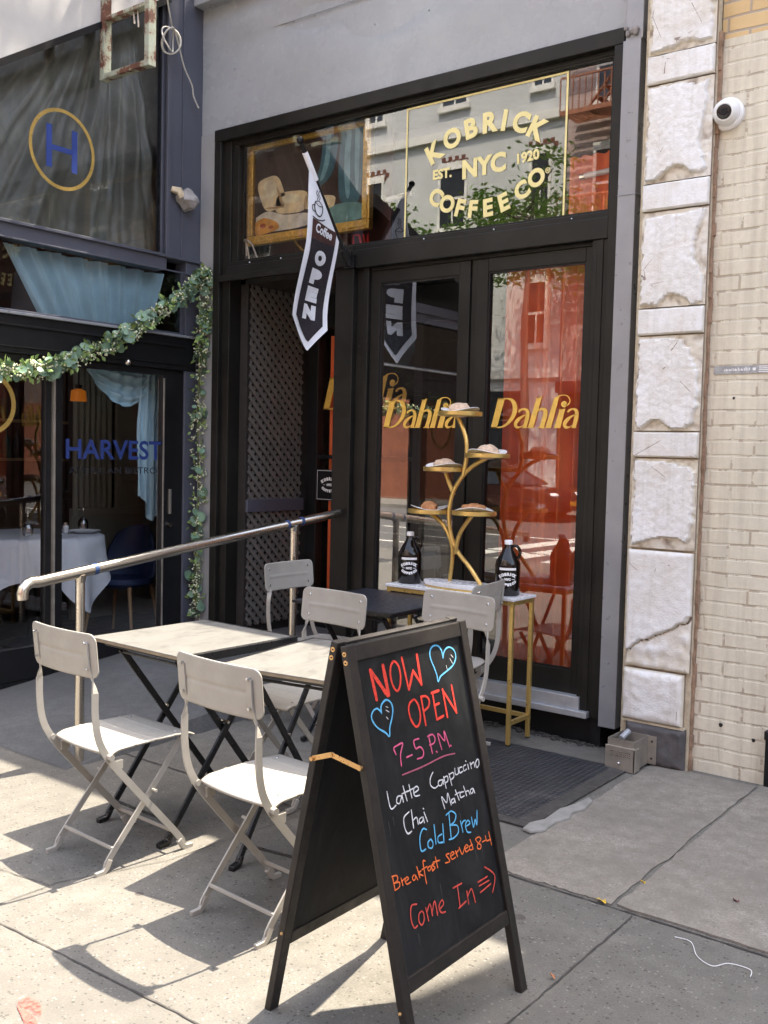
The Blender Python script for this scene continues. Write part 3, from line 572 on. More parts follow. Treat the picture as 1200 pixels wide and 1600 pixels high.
# things in the windows
cu = MB()
def curtain(x0, x1, y, z0, z1, amp, waves, seed):
    rnd = random.Random(seed); ph = [rnd.uniform(0,6) for _ in range(4)]
    def f(u, v):
        x = x0+u*(x1-x0); a = amp*(.75+.25*v)
        d = a*math.sin(u*waves*2*PI+ph[0]+.4*math.sin(u*9+ph[1]))+.35*a*math.sin(u*waves*4.3*PI+ph[2]+v*.6)
        return (x+.25*d, y+d, z0+v*(z1-z0))
    return f
tag(build('door_curtain', MB().grid(150, 20, curtain(-3.10,-2.44,5.27,.32,2.78,.048,6.5,2)), M['orange'], smooth=True, ang=80, fix=False), 'tall rust orange pleated curtain behind the right glass door', 'curtain')
tag(build('transom_curtain', MB().grid(60, 8, curtain(-2.72,-2.34,5.28,2.87,3.32,.018,5,5)), M['orange'], smooth=True, ang=80, fix=False), 'short orange curtain showing at the right end of the transom', 'curtain')
tag(build('entry_curtain', MB().grid(60, 10, curtain(-5.105,-4.62,5.985,.32,2.5,.018,5,9)), M['orange'], smooth=True, ang=80, fix=False), 'narrow orange curtain behind the recessed entry door', 'curtain')
# framed picture: generic stand-in of drapery and cushions in the same colours
P = thing('framed_picture', 'ornate gold-framed picture of teal drapery and cream cushions in the transom', 'picture', (-4.72,5.25,3.08))
px0, px1, pz0, pz1 = -5.285, -4.145, 3.075, 3.812
pf = MB(); yb, yf = 5.26, 5.21
for a, b, c, d in ((px0,px1,pz1-.065,pz1),(px0,px1,pz0,pz0+.065),(px0,px0+.065,pz0+.065,pz1-.065),(px1-.065,px1,pz0+.065,pz1-.065)): pf.box(a,b,yf,yb,c,d)
F_ = build('frame', pf, pm('carved_gilt_frame', (.82,.52,.12), .4, .25, .3, 45, .6, 70, .006), P, bevel=.008)
bdm = MB()
for i in range(44):
    u = i/43
    for z in (pz0+.02, pz1-.02): bdm.sphere((px0+.03+u*(px1-px0-.06), yf-.003, z), .012, 7, (1.1,.6,.8))
for i in range(24):
    u = i/23
    for x in (px0+.02, px1-.02): bdm.sphere((x, yf-.003, pz0+.05+u*(pz1-pz0-.1)), .012, 7, (.8,.6,1.1))
build('beading', bdm, M['gilt'], F_, smooth=True)
t = NT('picture_ground'); t.base(t.ramp(t.noise(3,5), [(.3,(.035,.022,.02)),(.7,(.075,.045,.035))])); t.p.inputs['Roughness'].default_value = .5
can = build('canvas', MB().box(px0+.06,px1-.06,5.235,5.245,pz0+.06,pz1-.06), t.m, P)
pc = lambda u, v: (px0+.065+u*(px1-px0-.13), 5.232, pz0+.065+v*(pz1-pz0-.13))
def blob(pts, k=6): return [q for q in crom(pts+[pts[0]], k)[:-1]]
def rblob(cx, cy, w_, h_, rot, n=28, e=.55):
    o_ = []
    for i in range(n):
        a_ = 2*PI*i/n; x_ = w_*math.copysign(abs(math.cos(a_))**e, math.cos(a_)); y_ = h_*math.copysign(abs(math.sin(a_))**e, math.sin(a_)); o_.append((cx+x_*math.cos(rot)-y_*math.sin(rot), cy+x_*math.sin(rot)+y_*math.cos(rot)))
    return o_
PAINT = [('painted_drape', (.06,.16,.21), [blob([(.64,1.0),(.62,.70),(.57,.45),(.66,.48),(.74,.62),(.77,1.0)]), blob([(.80,1.0),(.78,.60),(.80,.25),(.90,.22),(.97,.28),(.985,1.0)])]),
         ('painted_fold', (.20,.40,.48), [blob([(.67,1.0),(.66,.75),(.62,.52),(.66,.55),(.70,.72),(.71,1.0)]), blob([(.84,1.0),(.83,.6),(.85,.3),(.88,.3),(.88,.7),(.885,1.0)]), blob([(.92,1.0),(.92,.6),(.935,.35),(.955,.4),(.955,1.0)])]),
         ('painted_stool', (.16,.34,.35), [blob([(.56,.16),(.80,.22),(.985,.18),(.985,.02),(.58,.02)])]),
         ('painted_sheet', (.72,.72,.64), [blob([(.02,.22),(.14,.27),(.3,.20),(.5,.18),(.62,.10),(.45,.03),(.15,.03),(.03,.06)])]),
         ('painted_cushion', (.80,.68,.44), [rblob(.17,.47,.115,.20,.25), rblob(.36,.33,.15,.125,-.10), rblob(.62,.27,.14,.075,-.12)]),
         ('painted_highlight', (.88,.79,.58), [rblob(.155,.53,.06,.10,.25,20,.8), rblob(.35,.37,.09,.05,-.1,20,.8), rblob(.61,.30,.09,.028,-.12,20,.8)]),
         ('painted_crease', (.50,.36,.20), [rblob(.255,.40,.012,.13,.25,16,1), rblob(.49,.30,.012,.08,-.1,16,1), rblob(.20,.30,.09,.012,-.1,16,1)]),
         ('painted_shawl', (.72,.36,.07), [blob([(.015,.16),(.10,.20),(.22,.13),(.24,.05),(.10,.012),(.02,.015)])]),
         ('painted_tassel', (.40,.09,.03), [rblob(.09,.11,.03,.03,.3,14,1), rblob(.17,.08,.025,.02,.1,14,1)])]
for i_, (nm, col, polys) in enumerate(PAINT):
    b_ = MB()
    for p in polys: b_.sheet(p, lambda u, v: (pc(u,v)[0], pc(u,v)[1]-.0004*(i_+1), pc(u,v)[2]))
    build(nm, b_, pm(nm+'_pigment', col, .5, 0, .28, 14), can, fix=False)
# red letters and white wire under the picture
rl = MB(); onr = lambda x, z: (x, 5.30, z)
for st in ([(0,.0,.014),(0,.10,.014),(.05,.10,.014)],[(.05,.10,.016),(.075,.01,.016)],[(.085,.10,.016),(.105,.02,.016),(.125,.10,.016),(.128,.0,.016)]): rl.stroke([(-4.345+a, 2.965+b, c) for a,b,c in st], onr)
tag(build('red_letters', rl, M['red_neon'], fix=False), 'small red letters standing below the gold-framed picture', 'letters')
wr = MB()
for q in ([(-5.33,5.2,2.97),(-5.31,5.19,3.05),(-5.27,5.19,3.12),(-5.25,5.19,3.0)],[(-5.27,5.19,3.12),(-5.24,5.19,3.05),(-5.22,5.19,2.96)],[(-5.27,5.19,3.12),(-5.20,5.19,3.08),(-5.14,5.19,2.97)]): wr.tube(crom(q,6), .006, 6)
tag(build('white_wire', wr, M['white'], smooth=True), 'looped white wires hanging in the lower left of the transom', 'wire')
for i, (x, z, l, lab) in enumerate(((-4.03,3.255,.20,'white tube lamp right of the framed picture'),(-2.62,3.20,.22,'white tube lamp in front of the transom curtain'))):
    q = thing('tube_lamp', lab, 'lamp', (x,5.26,z), group='tube lamps in the transom')
    build('tube', MB().tube([(x-.0,5.26,z),(x+l,5.26,z+.012)], .016, 10), M['white'], q, smooth=True)
    build('end_cap', MB().tube([(x-.03,5.26,z-.002),(x,5.26,z)], .019, 10), M['steel'], q, smooth=True)
nt_ = thing('notice', 'small black framed notice with a round white logo inside the entry', 'notice', (-4.995,5.88,1.225))
build('frame', MB().box(-5.125,-4.865,5.865,5.885,1.222,1.462), M['black'], nt_, bevel=.002)
nm_ = MB(); onn = lambda x, z: (x, 5.8635, z)
for a,b,c,d in ((-5.118,-5.115,1.23,1.455),(-4.875,-4.872,1.23,1.455),(-5.115,-4.875,1.452,1.455),(-5.115,-4.875,1.23,1.233)): nm_.add([onn(a,c),onn(b,c),onn(b,d),onn(a,d)],[(0,1,2,3)])
k = .19; arc_text(nm_, TOPROW, onn, .135, .012, k, -4.995+3.212*k, 1.345-3.316*k); arc_text(nm_, BOTROW, onn, .12, .012, k, -4.995+3.212*k, 1.345-3.316*k); put_text(nm_, 'NYC', .1, onn, -4.995, 1.345, 0, .008, height=.02)
for dx in (-.05,.05): nm_.add([onn(-4.995+dx-.01,1.343),onn(-4.995+dx+.01,1.343),onn(-4.995+dx+.01,1.346),onn(-4.995+dx-.01,1.346)],[(0,1,2,3)])
build('white_print', nm_, M['white_print'], nt_, fix=False)

# ================================================================== FLAG
FL = thing('flag', 'narrow black and white OPEN coffee flag on a slanted pole over the entry', 'flag', (-4.16,5.03,2.84))
pb, pt = Vector((-4.16,5.02,2.83)), Vector((-4.16,4.56,3.455))
build('pole', MB().tube([pb,pt], .014, 10).sphere(pt+Vector((0,-.012,.018)), .022, 10), M['black'], FL, smooth=True)
build('pole_sleeve', MB().tube([pb.lerp(pt,.70),pb.lerp(pt,.93)], .018, 10), M['flagw'], FL, smooth=True)
build('bracket', MB().box(-4.20,-4.12,5.035,5.058,2.79,2.87).tube([pb+Vector((0,.02,-.02)),pb.lerp(pt,.1)], .022, 10), M['black'], FL, smooth=True)
# cloth: local u across (0 = outer edge .. 1 = wall side), v = height; hangs from the pole
E0 = [(0,3.39),(1,2.93)]
def flag_top(u): return 3.37-.42*u
UW = .295
def flagp(u, z, off=0):
    top = flag_top(u); dd = max(0, top-z)
    y = 4.632+u*UW-.05*min(1,dd/.9)*(1-.3*u)-.10*min(1.2,dd)**1.3
    x = -4.155+.045*math.sin(u*4.2+dd*2.6)*min(1,dd*2)+.03*math.sin(dd*6+u*3)*min(1,dd)
    return (x+off, y, z)
def flag_bot(u): return 2.42-.20*(1-abs(u-.56)/.56) if u < .56 else 2.22+(u-.56)/.44*.15
NU, NV = 26, 60
cl = MB().grid(NU, NV, lambda u, v: flagp(u, flag_bot(u)+v*(flag_top(u)-flag_bot(u))))
CL = build('cloth', cl, M['flagw'], FL, smooth=True, ang=80, fix=False)
fo = lambda o: (lambda u, z: flagp(u, z, o))
def area(u0,u1,zl,zh,o,mat,name,n=18):
    g_ = MB().grid(12, n, lambda a, b: flagp(u0+a*(u1-u0), zl(u0+a*(u1-u0))+b*(zh(u0+a*(u1-u0))-zl(u0+a*(u1-u0))), o)); return build(name, g_, mat, CL, smooth=True, ang=80, fix=False)
area(.12,.90, lambda u: flag_bot(u)+.055, lambda u: 2.90, .003, M['flagb'], 'black_field', 30)
area(.12,.90, lambda u: 2.90, lambda u: 3.03-.05*u, .0032, M['flagbr'], 'brown_band', 6)
tx = MB(); fl = lambda a, b: flagp(a, b, .0055)
def ftext(s, cu_, cz, h, wd, bold=.004, rot=0, fnx=fl):
    put_text(tx, s, .1, lambda x, z: fnx(cu_+(x)/UW, cz+z), 0, 0, rot, bold, width=wd, height=h)
for ch, z in (('O',2.80),('P',2.685),('E',2.575),('N',2.465)):
    tx = MB(); ftext(ch, .52, z, .092, .115, .010); build('white_letter', tx, M['flagw'], CL, fix=False)
tx = MB()
st = [[(0,.05,.010),(-.02,.055,.012),(-.04,.03,.012),(-.035,0,.012),(-.01,-.005,.012)]]
ftext('Coffee', .50, 2.965, .058, .165, .003, -.12)
build('white_lettering', tx, M['flagw'], CL, fix=False)
cpm = MB()
def fst(pts, w): cpm.stroke([(a,b,w) for a,b in pts], lambda a, b: flagp(.29+a*.75/UW, 3.11+(b-3.13)*.8, .004))
fst(crom([(-.045,3.155),(-.05,3.11),(-.03,3.065),(.01,3.05),(.04,3.075),(.05,3.12),(.045,3.14)],4), .010); fst(crom([(-.045,3.155),(0,3.168),(.045,3.14),(0,3.13),(-.045,3.155)],4), .007)
fst(crom([(-.045,3.13),(-.075,3.12),(-.07,3.085),(-.035,3.075)],4), .008); fst(crom([(-.07,3.035),(-.01,3.02),(.06,3.03),(.085,3.045)],4), .009)
for dx in (-.022,.002): fst(crom([(dx,3.175),(dx+.012,3.20),(dx-.008,3.225),(dx+.005,3.25)],4), .007)
build('cup_print', cpm, M['flagb'], CL, fix=False)
# ================================================================== RESTAURANT (side wall x = -5.63, seen at a slant)
HX = -5.63
H = thing('restaurant', 'slate blue restaurant side with curtained windows and black glass doors', 'restaurant', (HX,3.8,0))
hb = MB()
YU = 3.25                                                       # the storeys above the doors stop short of the street
hb.box(-5.75,HX,4.775,5.095,2.95,8.5); hb.box(-5.75,HX,YU,4.775,4.95,8.5); hb.box(-12,-5.75,YU,YU+.1,3.3,8.5); hb.box(-5.75,HX,YU,YU+.12,2.965,4.95)
hb.box(-5.75,HX,1.6,4.775,2.868,2.965); hb.box(-5.75,HX,4.955,5.095,.0,2.95); hb.box(-12,HX,1.5,1.6,0,2.965); hb.box(-12,-5.63,1.5,YU,2.965,3.05)
hb.box(-12,-5.75,YU,9,8.3,8.5); hb.box(-12,-5.63,8.9,9,0,8.5); hb.box(-12,-11.9,1.6,8.9,0,8.5); hb.box(-5.75,-5.635,5.095,9,0,8.5)
build('wall', hb, M['slate'], H, bevel=.005)
tr_ = MB().box(HX,HX+.018,4.755,4.79,2.95,8.0).box(HX,HX+.012,4.90,4.905,2.95,5.0).box(HX,HX+.022,1.6,5.09,2.955,2.975).box(HX,HX+.015,1.6,5.09,2.862,2.872)
build('moulding', tr_, M['slate'], H, bevel=.003)
# upper window
uf = MB().box(-5.70,-5.66,YU+.12,4.775,2.965,2.985).box(-5.70,-5.66,4.745,4.775,2.985,4.95).box(-5.70,-5.66,YU+.12,4.745,4.90,4.95)
U = build('upper_window', uf, M['slate'], H, bevel=.002)
build('pane', MB().add([(-5.672,YU+.12,2.985),(-5.672,4.745,2.985),(-5.672,4.745,4.9),(-5.672,YU+.12,4.9)], [(0,1,2,3)]), M['glass_rest'], U)
em = MB(); oh = lambda y, z: (-5.668, y, z)
ec, ez = 3.935, 3.505
ring = [(ec+.235*math.cos(a), ez+.245*math.sin(a)) for a in [2*PI*i/64 for i in range(65)]]
em.stroke([(a,b,.023) for a,b in ring], oh)
build('gold_ring', em, M['dullgold'], U, fix=False)
em = MB()
for y in (3.835,4.025): em.add([oh(y-.021,3.375),oh(y+.021,3.375),oh(y+.021,3.645),oh(y-.021,3.645)],[(0,1,2,3)])
em.add([oh(3.856,3.488),oh(4.004,3.488),oh(4.004,3.522),oh(3.856,3.522)],[(0,1,2,3)])
build('blue_lettering', em, pm('emblem_blue', (.022,.05,.24), .5), U, fix=False)
# drape behind the upper window: folds fanning from the top right
def drape(u, v):
    y = YU+.13+u*1.6; z = 2.98+v*1.9
    dx, dz = y-4.55, z-5.15; a = math.atan2(dz, dx); rr = math.hypot(dx, dz)
    n_ = noise.noise(Vector((a*7, rr*.5, 1.3)))+.5*noise.noise(Vector((a*16, rr*.8, 4.1)))
    n2 = noise.noise(Vector((y*4.0, z*4.5, 7)))
    return (-5.88+.15*n_*min(1,rr*.8)+.03*n2+.02*noise.noise(Vector((a*34, rr*1.2, 2))), y, z)
tag(build('grey_drape', MB().grid(150,110,drape), M['film'], smooth=True, ang=80, fix=False), 'dusty dark grey sheet hung behind the upper restaurant window', 'drape')
# lower light with blue curtain
lf = MB().box(-5.70,-5.655,4.93,4.955,2.42,2.868).box(-5.70,-5.655,1.6,4.93,2.42,2.44)
L_ = build('lower_window', lf, M['slate'], H, bevel=.002)
build('pane', MB().add([(-5.665,1.6,2.44),(-5.665,4.93,2.44),(-5.665,4.93,2.868),(-5.665,1.6,2.868)], [(0,1,2,3)]), M['glass_rest'], L_)
build('drip_edge', MB().box(HX-.03,HX+.03,1.6,5.03,2.402,2.420), M['strip'], H, bevel=.003)
build('door_head', MB().box(-5.74,HX+.008,1.6,5.05,2.165,2.402).box(HX+.008,HX+.02,1.6,4.95,2.33,2.345).box(HX+.008,HX+.016,1.6,5.0,2.2,2.21), M['black'], H, bevel=.003)
def valance(u, v):
    zt = 2.865; zb = 2.43; z = zb+v*(zt-zb)
    y = (3.58*v+3.86*(1-v))+u*((4.86*v+4.74*(1-v))-(3.58*v+3.86*(1-v)))
    w = .028*math.sin(u*46+.8*math.sin(u*9))+.014*math.sin(u*101+v*1.2)
    return (-5.80+w*(.55+.45*v), y+.25*w, z)
tag(build('blue_valance', MB().grid(170,12,valance), M['bluecurtain'], smooth=True, ang=80, fix=False), 'gathered pale blue curtain in the low window above the restaurant doors', 'curtain')
# doors
def rdoor(y0, y1, lab, lo=.09):
    d = MB(); x0, x1 = -5.70, -5.645; sl = .07 if y0 < 3.8 else .060; sr = .285 if y1 > 4.8 else .06
    d.box(x0,x1,y0,y0+sl,lo,2.165).box(x0,x1,y1-sr,y1,lo,2.165).box(x0,x1,y0+sl,y1-sr,lo,.30).box(x0,x1,y0+sl,y1-sr,2.12,2.165)
    o = build('door', d, M['black'], H, bevel=.003, label=lab)
    build('pane', MB().add([(-5.67,y0+sl,.30),(-5.67,y1-sr,.30),(-5.67,y1-sr,2.12),(-5.67,y0+sl,2.12)], [(0,1,2,3)]), M['glass_rest'], o)
    return o
d1 = rdoor(3.87, 5.05, 'black glass restaurant door lettered HARVEST')
d2 = rdoor(2.35, 3.862, 'black glass restaurant door with gold ring')
d3 = rdoor(1.6, 2.345, 'black glass panel nearest the street')
build('edge_trim', MB().box(-5.65,HX+.006,3.846,3.862,.30,2.12).box(-5.66,HX-.008,4.768,4.778,.30,2.10), M['steel2'], H)
lt = MB(); oh = lambda y, z: (-5.663, y, z)
put_text(lt, 'HARVEST', .1, oh, 4.372, 1.578, 0, .002, width=.81, height=.135)
build('blue_lettering', lt, M['blueletter'], d1, fix=False)
lt = MB(); put_text(lt, 'AMERICAN BISTRO', .1, oh, 4.36, 1.435, 0, 0, width=.74, height=.045); build('faint_lettering', lt, M['faintletter'], d1, fix=False)
rg = MB(); rg.stroke([(3.42+.165*math.cos(a), 1.845+.175*math.sin(a), .03) for a in [2*PI*i/48 for i in range(49)]], oh); build('gold_ring', rg, M['dullgold'], d2, fix=False)
hd = MB().box(-5.645,-5.628,4.822,4.842,1.12,1.30); build('handle_plate', hd, M['steel2'], d1, bevel=.002)
build('lock', MB().tube([(-5.645,4.83,1.04),(-5.622,4.83,1.04)], .018, 12), M['steel'], d1, smooth=True)
build('kick_board', MB().box(-5.74,-5.640,1.6,5.05,.0,.088), M['black'], H)
ww = MB().box(-11.9,-5.75,1.6,8.9,.06,.10).box(-11.9,-5.75,YU,8.9,4.96,5.0)
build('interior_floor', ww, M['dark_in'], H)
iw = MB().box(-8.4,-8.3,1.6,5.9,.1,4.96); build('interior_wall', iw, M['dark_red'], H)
sg = MB().box(-7.30,-7.26,5.15,6.4,.1,1.0).box(-7.30,-7.24,5.15,6.4,1.0,1.06).box(-7.3,-7.27,5.62,6.4,1.06,2.6)
for i in range(7): sg.tube([(-7.255,5.18+i*.058,1.06),(-7.255,5.18+i*.058,2.6)], .025, 8)
sg.box(-7.28,-7.25,5.60,5.66,1.06,2.6).box(-7.28,-7.25,5.98,6.02,1.3,2.6).box(-7.28,-7.25,5.66,5.98,1.26,1.30)
build('panelled_pier', sg, M['sage'], H, bevel=.004)
# swagged curtain at the door glass
def swag(u, v):
    y = 4.28+u*.55; sag = 1-(2*u-1.15)**2 if True else 0
    z = 2.16-(1-v)*(.03+.24*max(0,1-((u-.58)/.6)**2))
    w = .02*math.sin(v*22+u*5)+.012*math.sin(u*31)
    return (-5.86+w, y, z)
tag(build('blue_swag', MB().grid(40,24,swag), M['bluecurtain'], smooth=True, ang=80, fix=False), 'pale blue cloth swagged across the top of the lettered restaurant door', 'curtain')
def tail(u, v):
    zt = 2.15; zb = 1.02+.22*(1-u)**1.2+.05*math.sin(u*9); z = zb+v*(zt-zb)
    wdt = .22+.03*math.sin(v*3); y = 4.96-wdt+u*wdt-.02*(1-v)
    w = .022*math.sin(u*24+v*1.5)+.01*math.sin(u*50+v*8)
    return (-5.86+w, y, z)
tag(build('blue_drape', MB().grid(50,30,tail), M['bluecurtain'], smooth=True, ang=80, fix=False), 'pale blue cloth tail hanging straight down behind the lettered restaurant door', 'curtain')
# table inside
DT = thing('dining_table', 'round restaurant table hidden under a white cloth behind the glass', 'table', (-6.55,4.30,.1))
build('tabletop', MB().lathe([(.0,.80),(.50,.80),(.50,.83),(.0,.83)], (-6.55,4.30,.1), 32), M['beech'], DT)
build('pedestal', MB().lathe([(.24,0),(.24,.03),(.04,.06),(.04,.8)], (-6.55,4.30,.1), 16), M['black'], DT)
def clothf(u, v):
    a = u*2*PI; rr = v*1.0
    if rr < .62: r = .52*rr/.62; z = .938
    else:
        k = (rr-.62)/.38; crn = .5+.5*math.cos(4*(a-.2)); r = .52+.03*k+.035*k*math.sin(a*11+.6*math.sin(3*a)); z = .938-k*(.30+.24*crn**2)
    return (-6.55+r*math.cos(a), 4.30+r*math.sin(a), z)
tag(build('tablecloth', MB().grid(96,22,clothf), M['linen'], smooth=True, ang=60, fix=False), 'white tablecloth with hanging corners on the restaurant table', 'tablecloth')
def goblet(x, y, z, lab):
    o = thing('wine_glass', lab, 'glass', (x,y,z), group='upturned wine glasses on the white cloth')
    pr = [(.036,0),(.041,.03),(.038,.07),(.012,.105)]
    build('bowl', MB().lathe(pr, (x,y,z), 18), M['clearglass'], o, smooth=True, ang=70, fix=False); build('stem', MB().lathe([(.004,.105),(.004,.17)], (x,y,z), 8), M['clearglass'], o, smooth=True); build('foot', MB().lathe([(.004,.17),(.036,.176),(.036,.179),(0,.181)], (x,y,z), 18), M['clearglass'], o, smooth=True)
goblet(-6.45,4.20,.94,'upturned wine glass at the left, in front of the first door'); goblet(-6.62,4.80,.94,'upturned wine glass right of the salt shaker')
q = thing('salt_shaker', 'small white salt shaker on the restaurant tablecloth', 'shaker', (-6.45,4.52,.94))
build('body', MB().lathe([(.02,0),(.022,.05),(.016,.062),(.0,.064)], (-6.45,4.52,.94), 14), M['china'], q, smooth=True); build('cap', MB().lathe([(.018,.058),(.018,.078),(0,.084)], (-6.45,4.52,.94), 14), M['steel'], q, smooth=True)
tag(build('dinner_plate', MB().lathe([(.0,.006),(.07,.008),(.115,.022),(.118,.024),(.07,.003),(0,.0)], (-6.35,4.62,.94), 28), M['china'], smooth=True), 'white dinner plate at the right edge of the tablecloth', 'plate')
tag(build('folded_napkin', MB().box(-6.46,-6.34,4.30,4.42,.94,.952).box(-6.45,-6.35,4.31,4.41,.952,.965), M['china'], bevel=.004), 'folded white napkin beside the left wine glass', 'napkin')
def shellchair(x, y, z0, rz, lab):
    o = thing('dining_chair', lab, 'chair', (x,y,z0), rz, 'navy dining chairs in the restaurant'); c, s_ = math.cos(rz), math.sin(rz)
    def bk(u, v):
        a = (u-.5)*2; w = .245*(1-.32*max(0,v-.35)**1.6/.5)*(1-.10*(v<.1)); z = .43+v*.44*(1-.16*abs(a)**2.4)
        return (a*w, -.20-.09*v+.12*a*a, z)
    build('shell_back', MB().grid(22,16,bk), M['navy'], o, smooth=True, world=False, fix=False, ang=80).modifiers.new('solid','SOLIDIFY').thickness = .03
    build('seat', MB().lathe([(0,.40),(.21,.40),(.245,.43),(.24,.47),(.0,.455)], (0,0,0), 24, 1, .95), M['navy'], o, smooth=True, world=False)
    for a, b in ((-.16,-.16),(.16,-.16),(-.16,.16),(.16,.16)): build('leg', MB().tube([(a,b,.41),(a*1.35,b*1.3,0)], [.016,.011], 8), M['beech'], o, smooth=True, world=False)
    return o
shellchair(-6.42,5.03,.10,R(-160),'navy shell chair with pale wooden legs right of the white tablecloth'); shellchair(-7.35,4.0,.25,R(60),'navy chair at the far left behind the white tablecloth')
am = thing('amber_lamp', 'small glowing orange lamp hanging deep inside the restaurant', 'lamp', (-6.9,4.95,2.0))
build('shade', MB().lathe([(.058,-.04),(.05,.045),(.02,.06)], (-6.9,4.95,2.0), 18, 1, 1.2), M['amber'], am, smooth=True); build('cord', MB().tube([(-6.9,4.95,2.06),(-6.9,4.95,4.9)], .006, 6), M['black'], am); build('cap', MB().lathe([(.02,.06),(.03,.09),(.0,.10)], (-6.9,4.95,2.0), 12), M['black'], am)
YC = thing('yellow_stand_in', 'made-up yellow bar chair standing in for an unclear yellow shape at the far left', 'chair', (-7.0,4.15,.1))  # invented chair for a yellow shape taken as a reflection in the glass
ym = pm('yellow_paint', (.50,.22,.015), .5)
build('top_rail', MB().box(-7.03,-6.99,3.98,4.24,1.55,1.61), ym, YC, bevel=.01); build('seat', MB().box(-7.2,-6.85,3.98,4.24,1.20,1.24), ym, YC, bevel=.01)
for a_, b_ in ((-7.01,3.995),(-7.01,4.225)): build('back_post', MB().tube([(a_,b_,1.07),(a_,b_,1.58)], .018, 8), ym, YC, smooth=True)
build('back_splat', MB().prism([(4.06,1.25),(4.16,1.25),(4.20,1.42),(4.02,1.42)], lambda y, z: (-7.02,y,z), lambda y, z: (-7.0,y,z)), ym, YC)
for a_, b_ in ((-7.17,4.0),(-6.88,4.0),(-7.17,4.22),(-6.88,4.22)): build('leg', MB().tube([(a_,b_,.1),(a_,b_,1.21)], .016, 8), ym, YC, smooth=True)
bk = thing('back_bar', 'dim bar with shelves of bottles at the back of the restaurant', 'bar', (-8.1,4.2,.1))
bs = MB().box(-8.3,-7.9,2.6,5.7,.1,1.1); build('counter', bs, pm('bar_wood', (.09,.045,.025), .5), bk)
for z in (1.45,1.8): build('shelf', MB().box(-8.3,-8.1,2.6,5.7,z,z+.025), M['beech'], bk)
random.seed(12)
for z in (1.475,1.825):
    for i in range(16):
        y = 3.3+i*.15+random.uniform(-.03,.03); c_ = random.choice([(.25,.10,.02),(.02,.08,.05),(.3,.28,.22),(.06,.02,.02)])
        if ('bt', c_) not in M: M[('bt', c_)] = pm('bottle_tint', c_, .15)
        tag(build('bottle', MB().lathe([(.035,0),(.035,.16),(.012,.21),(.012,.27),(0,.27)], (-8.2,y,z), 10), M[('bt', c_)], smooth=True), 'small bottle on the dim shelves at the back of the restaurant', 'bottle', 'bottles on the back shelves')
# awning side board over the upper window, sunlit
AW = thing('awning', 'white sloping awning side above the upper restaurant window', 'awning', (-5.6,3.6,3.9))
def awl(y): return 3.918+(y-3.467)*.648
a0, a1 = YU, 4.75
build('side_board', MB().prism([(a0,awl(a0)),(a1,awl(a1)),(a1,awl(a1)+.55),(a0,awl(a0)+.55)], lambda y, z: (-5.60,y,z), lambda y, z: (-5.625,y,z)), pm('white_awning_board', (.50,.485,.46), .6, 0, .10, 2.5, .15, 5, .03), AW)
cn_ = MB().prism([(1.3,3.08),(YU,awl(YU)-.02),(YU,awl(YU)+.10),(1.3,3.20)], lambda y, z: (-5.50,y,z), lambda y, z: (-9.5,y,z)); build('canopy', cn_, pm('dark_canopy_cloth', (.022,.02,.02), .8), AW)
build('lower_edge', MB().bar((-5.61,a0,awl(a0)-.02),(-5.61,a1,awl(a1)-.02), .04, .05, (1,0,0)), M['black'], AW)
# fire escape above (its bars stripe the sunlit board)
FE = thing('fire_escape', 'black iron fire escape balcony over the restaurant side', 'fire escape', (-5.3,4.4,6.2))
fe = MB()
for zb in (5.15,7.0):
    zt_ = zb+(1.84 if zb < 6 else 1.35)
    for i in range(12): fe.box(-5.283,-5.277,4.535+i*.185,4.567+i*.185,zb,zt_)
    fe.bar((-5.28,4.5,zt_+.01),(-5.28,6.7,zt_+.01), .03, .03); fe.bar((-5.28,4.5,zb),(-5.28,6.7,zb), .03, .03)
build('railing', fe, M['black'], FE)
fl_ = MB()
for zb in (5.2,7.0):
    for i in range(4): fl_.bar((-5.60+i*.085,5.35,zb),(-5.60+i*.085,6.7,zb), .03, .012)
    for i in range(4): fl_.bar((-5.64,4.75+i*.6,zb-.02),(-5.28,4.75+i*.6,zb-.02), .03, .03)
build('grating', fl_, M['black'], FE)
# rusty blade-sign frame
RF = thing('sign_frame', 'rusty pale green empty sign frame hanging beside the upper window', 'sign frame', (-5.4,4.2,4.0))
rfm = MB(); y = 4.2
def rz_(x): return 0
for x in (-5.585,-5.135): rfm.box(x-.022,x+.022,y-.03,y+.03,4.0,4.95)
rfm.box(-5.563,-5.157,y-.028,y+.028,4.005,4.04); rfm.box(-5.563,-5.157,y-.028,y+.028,4.375,4.40); rfm.box(-5.563,-5.157,y-.028,y+.028,4.90,4.94)
for z in (4.5,4.88): rfm.box(-5.63,-5.607,y-.02,y+.02,z,z+.04)
build('frame', rfm, M['rust'], RF, bevel=.004)
build('hanging_bolt', MB().tube([(-5.3,y,4.40),(-5.29,y,4.30)], .006, 6).tube([(-5.26,y,4.40),(-5.25,y,4.27)], .005, 6), M['steel2'], RF)
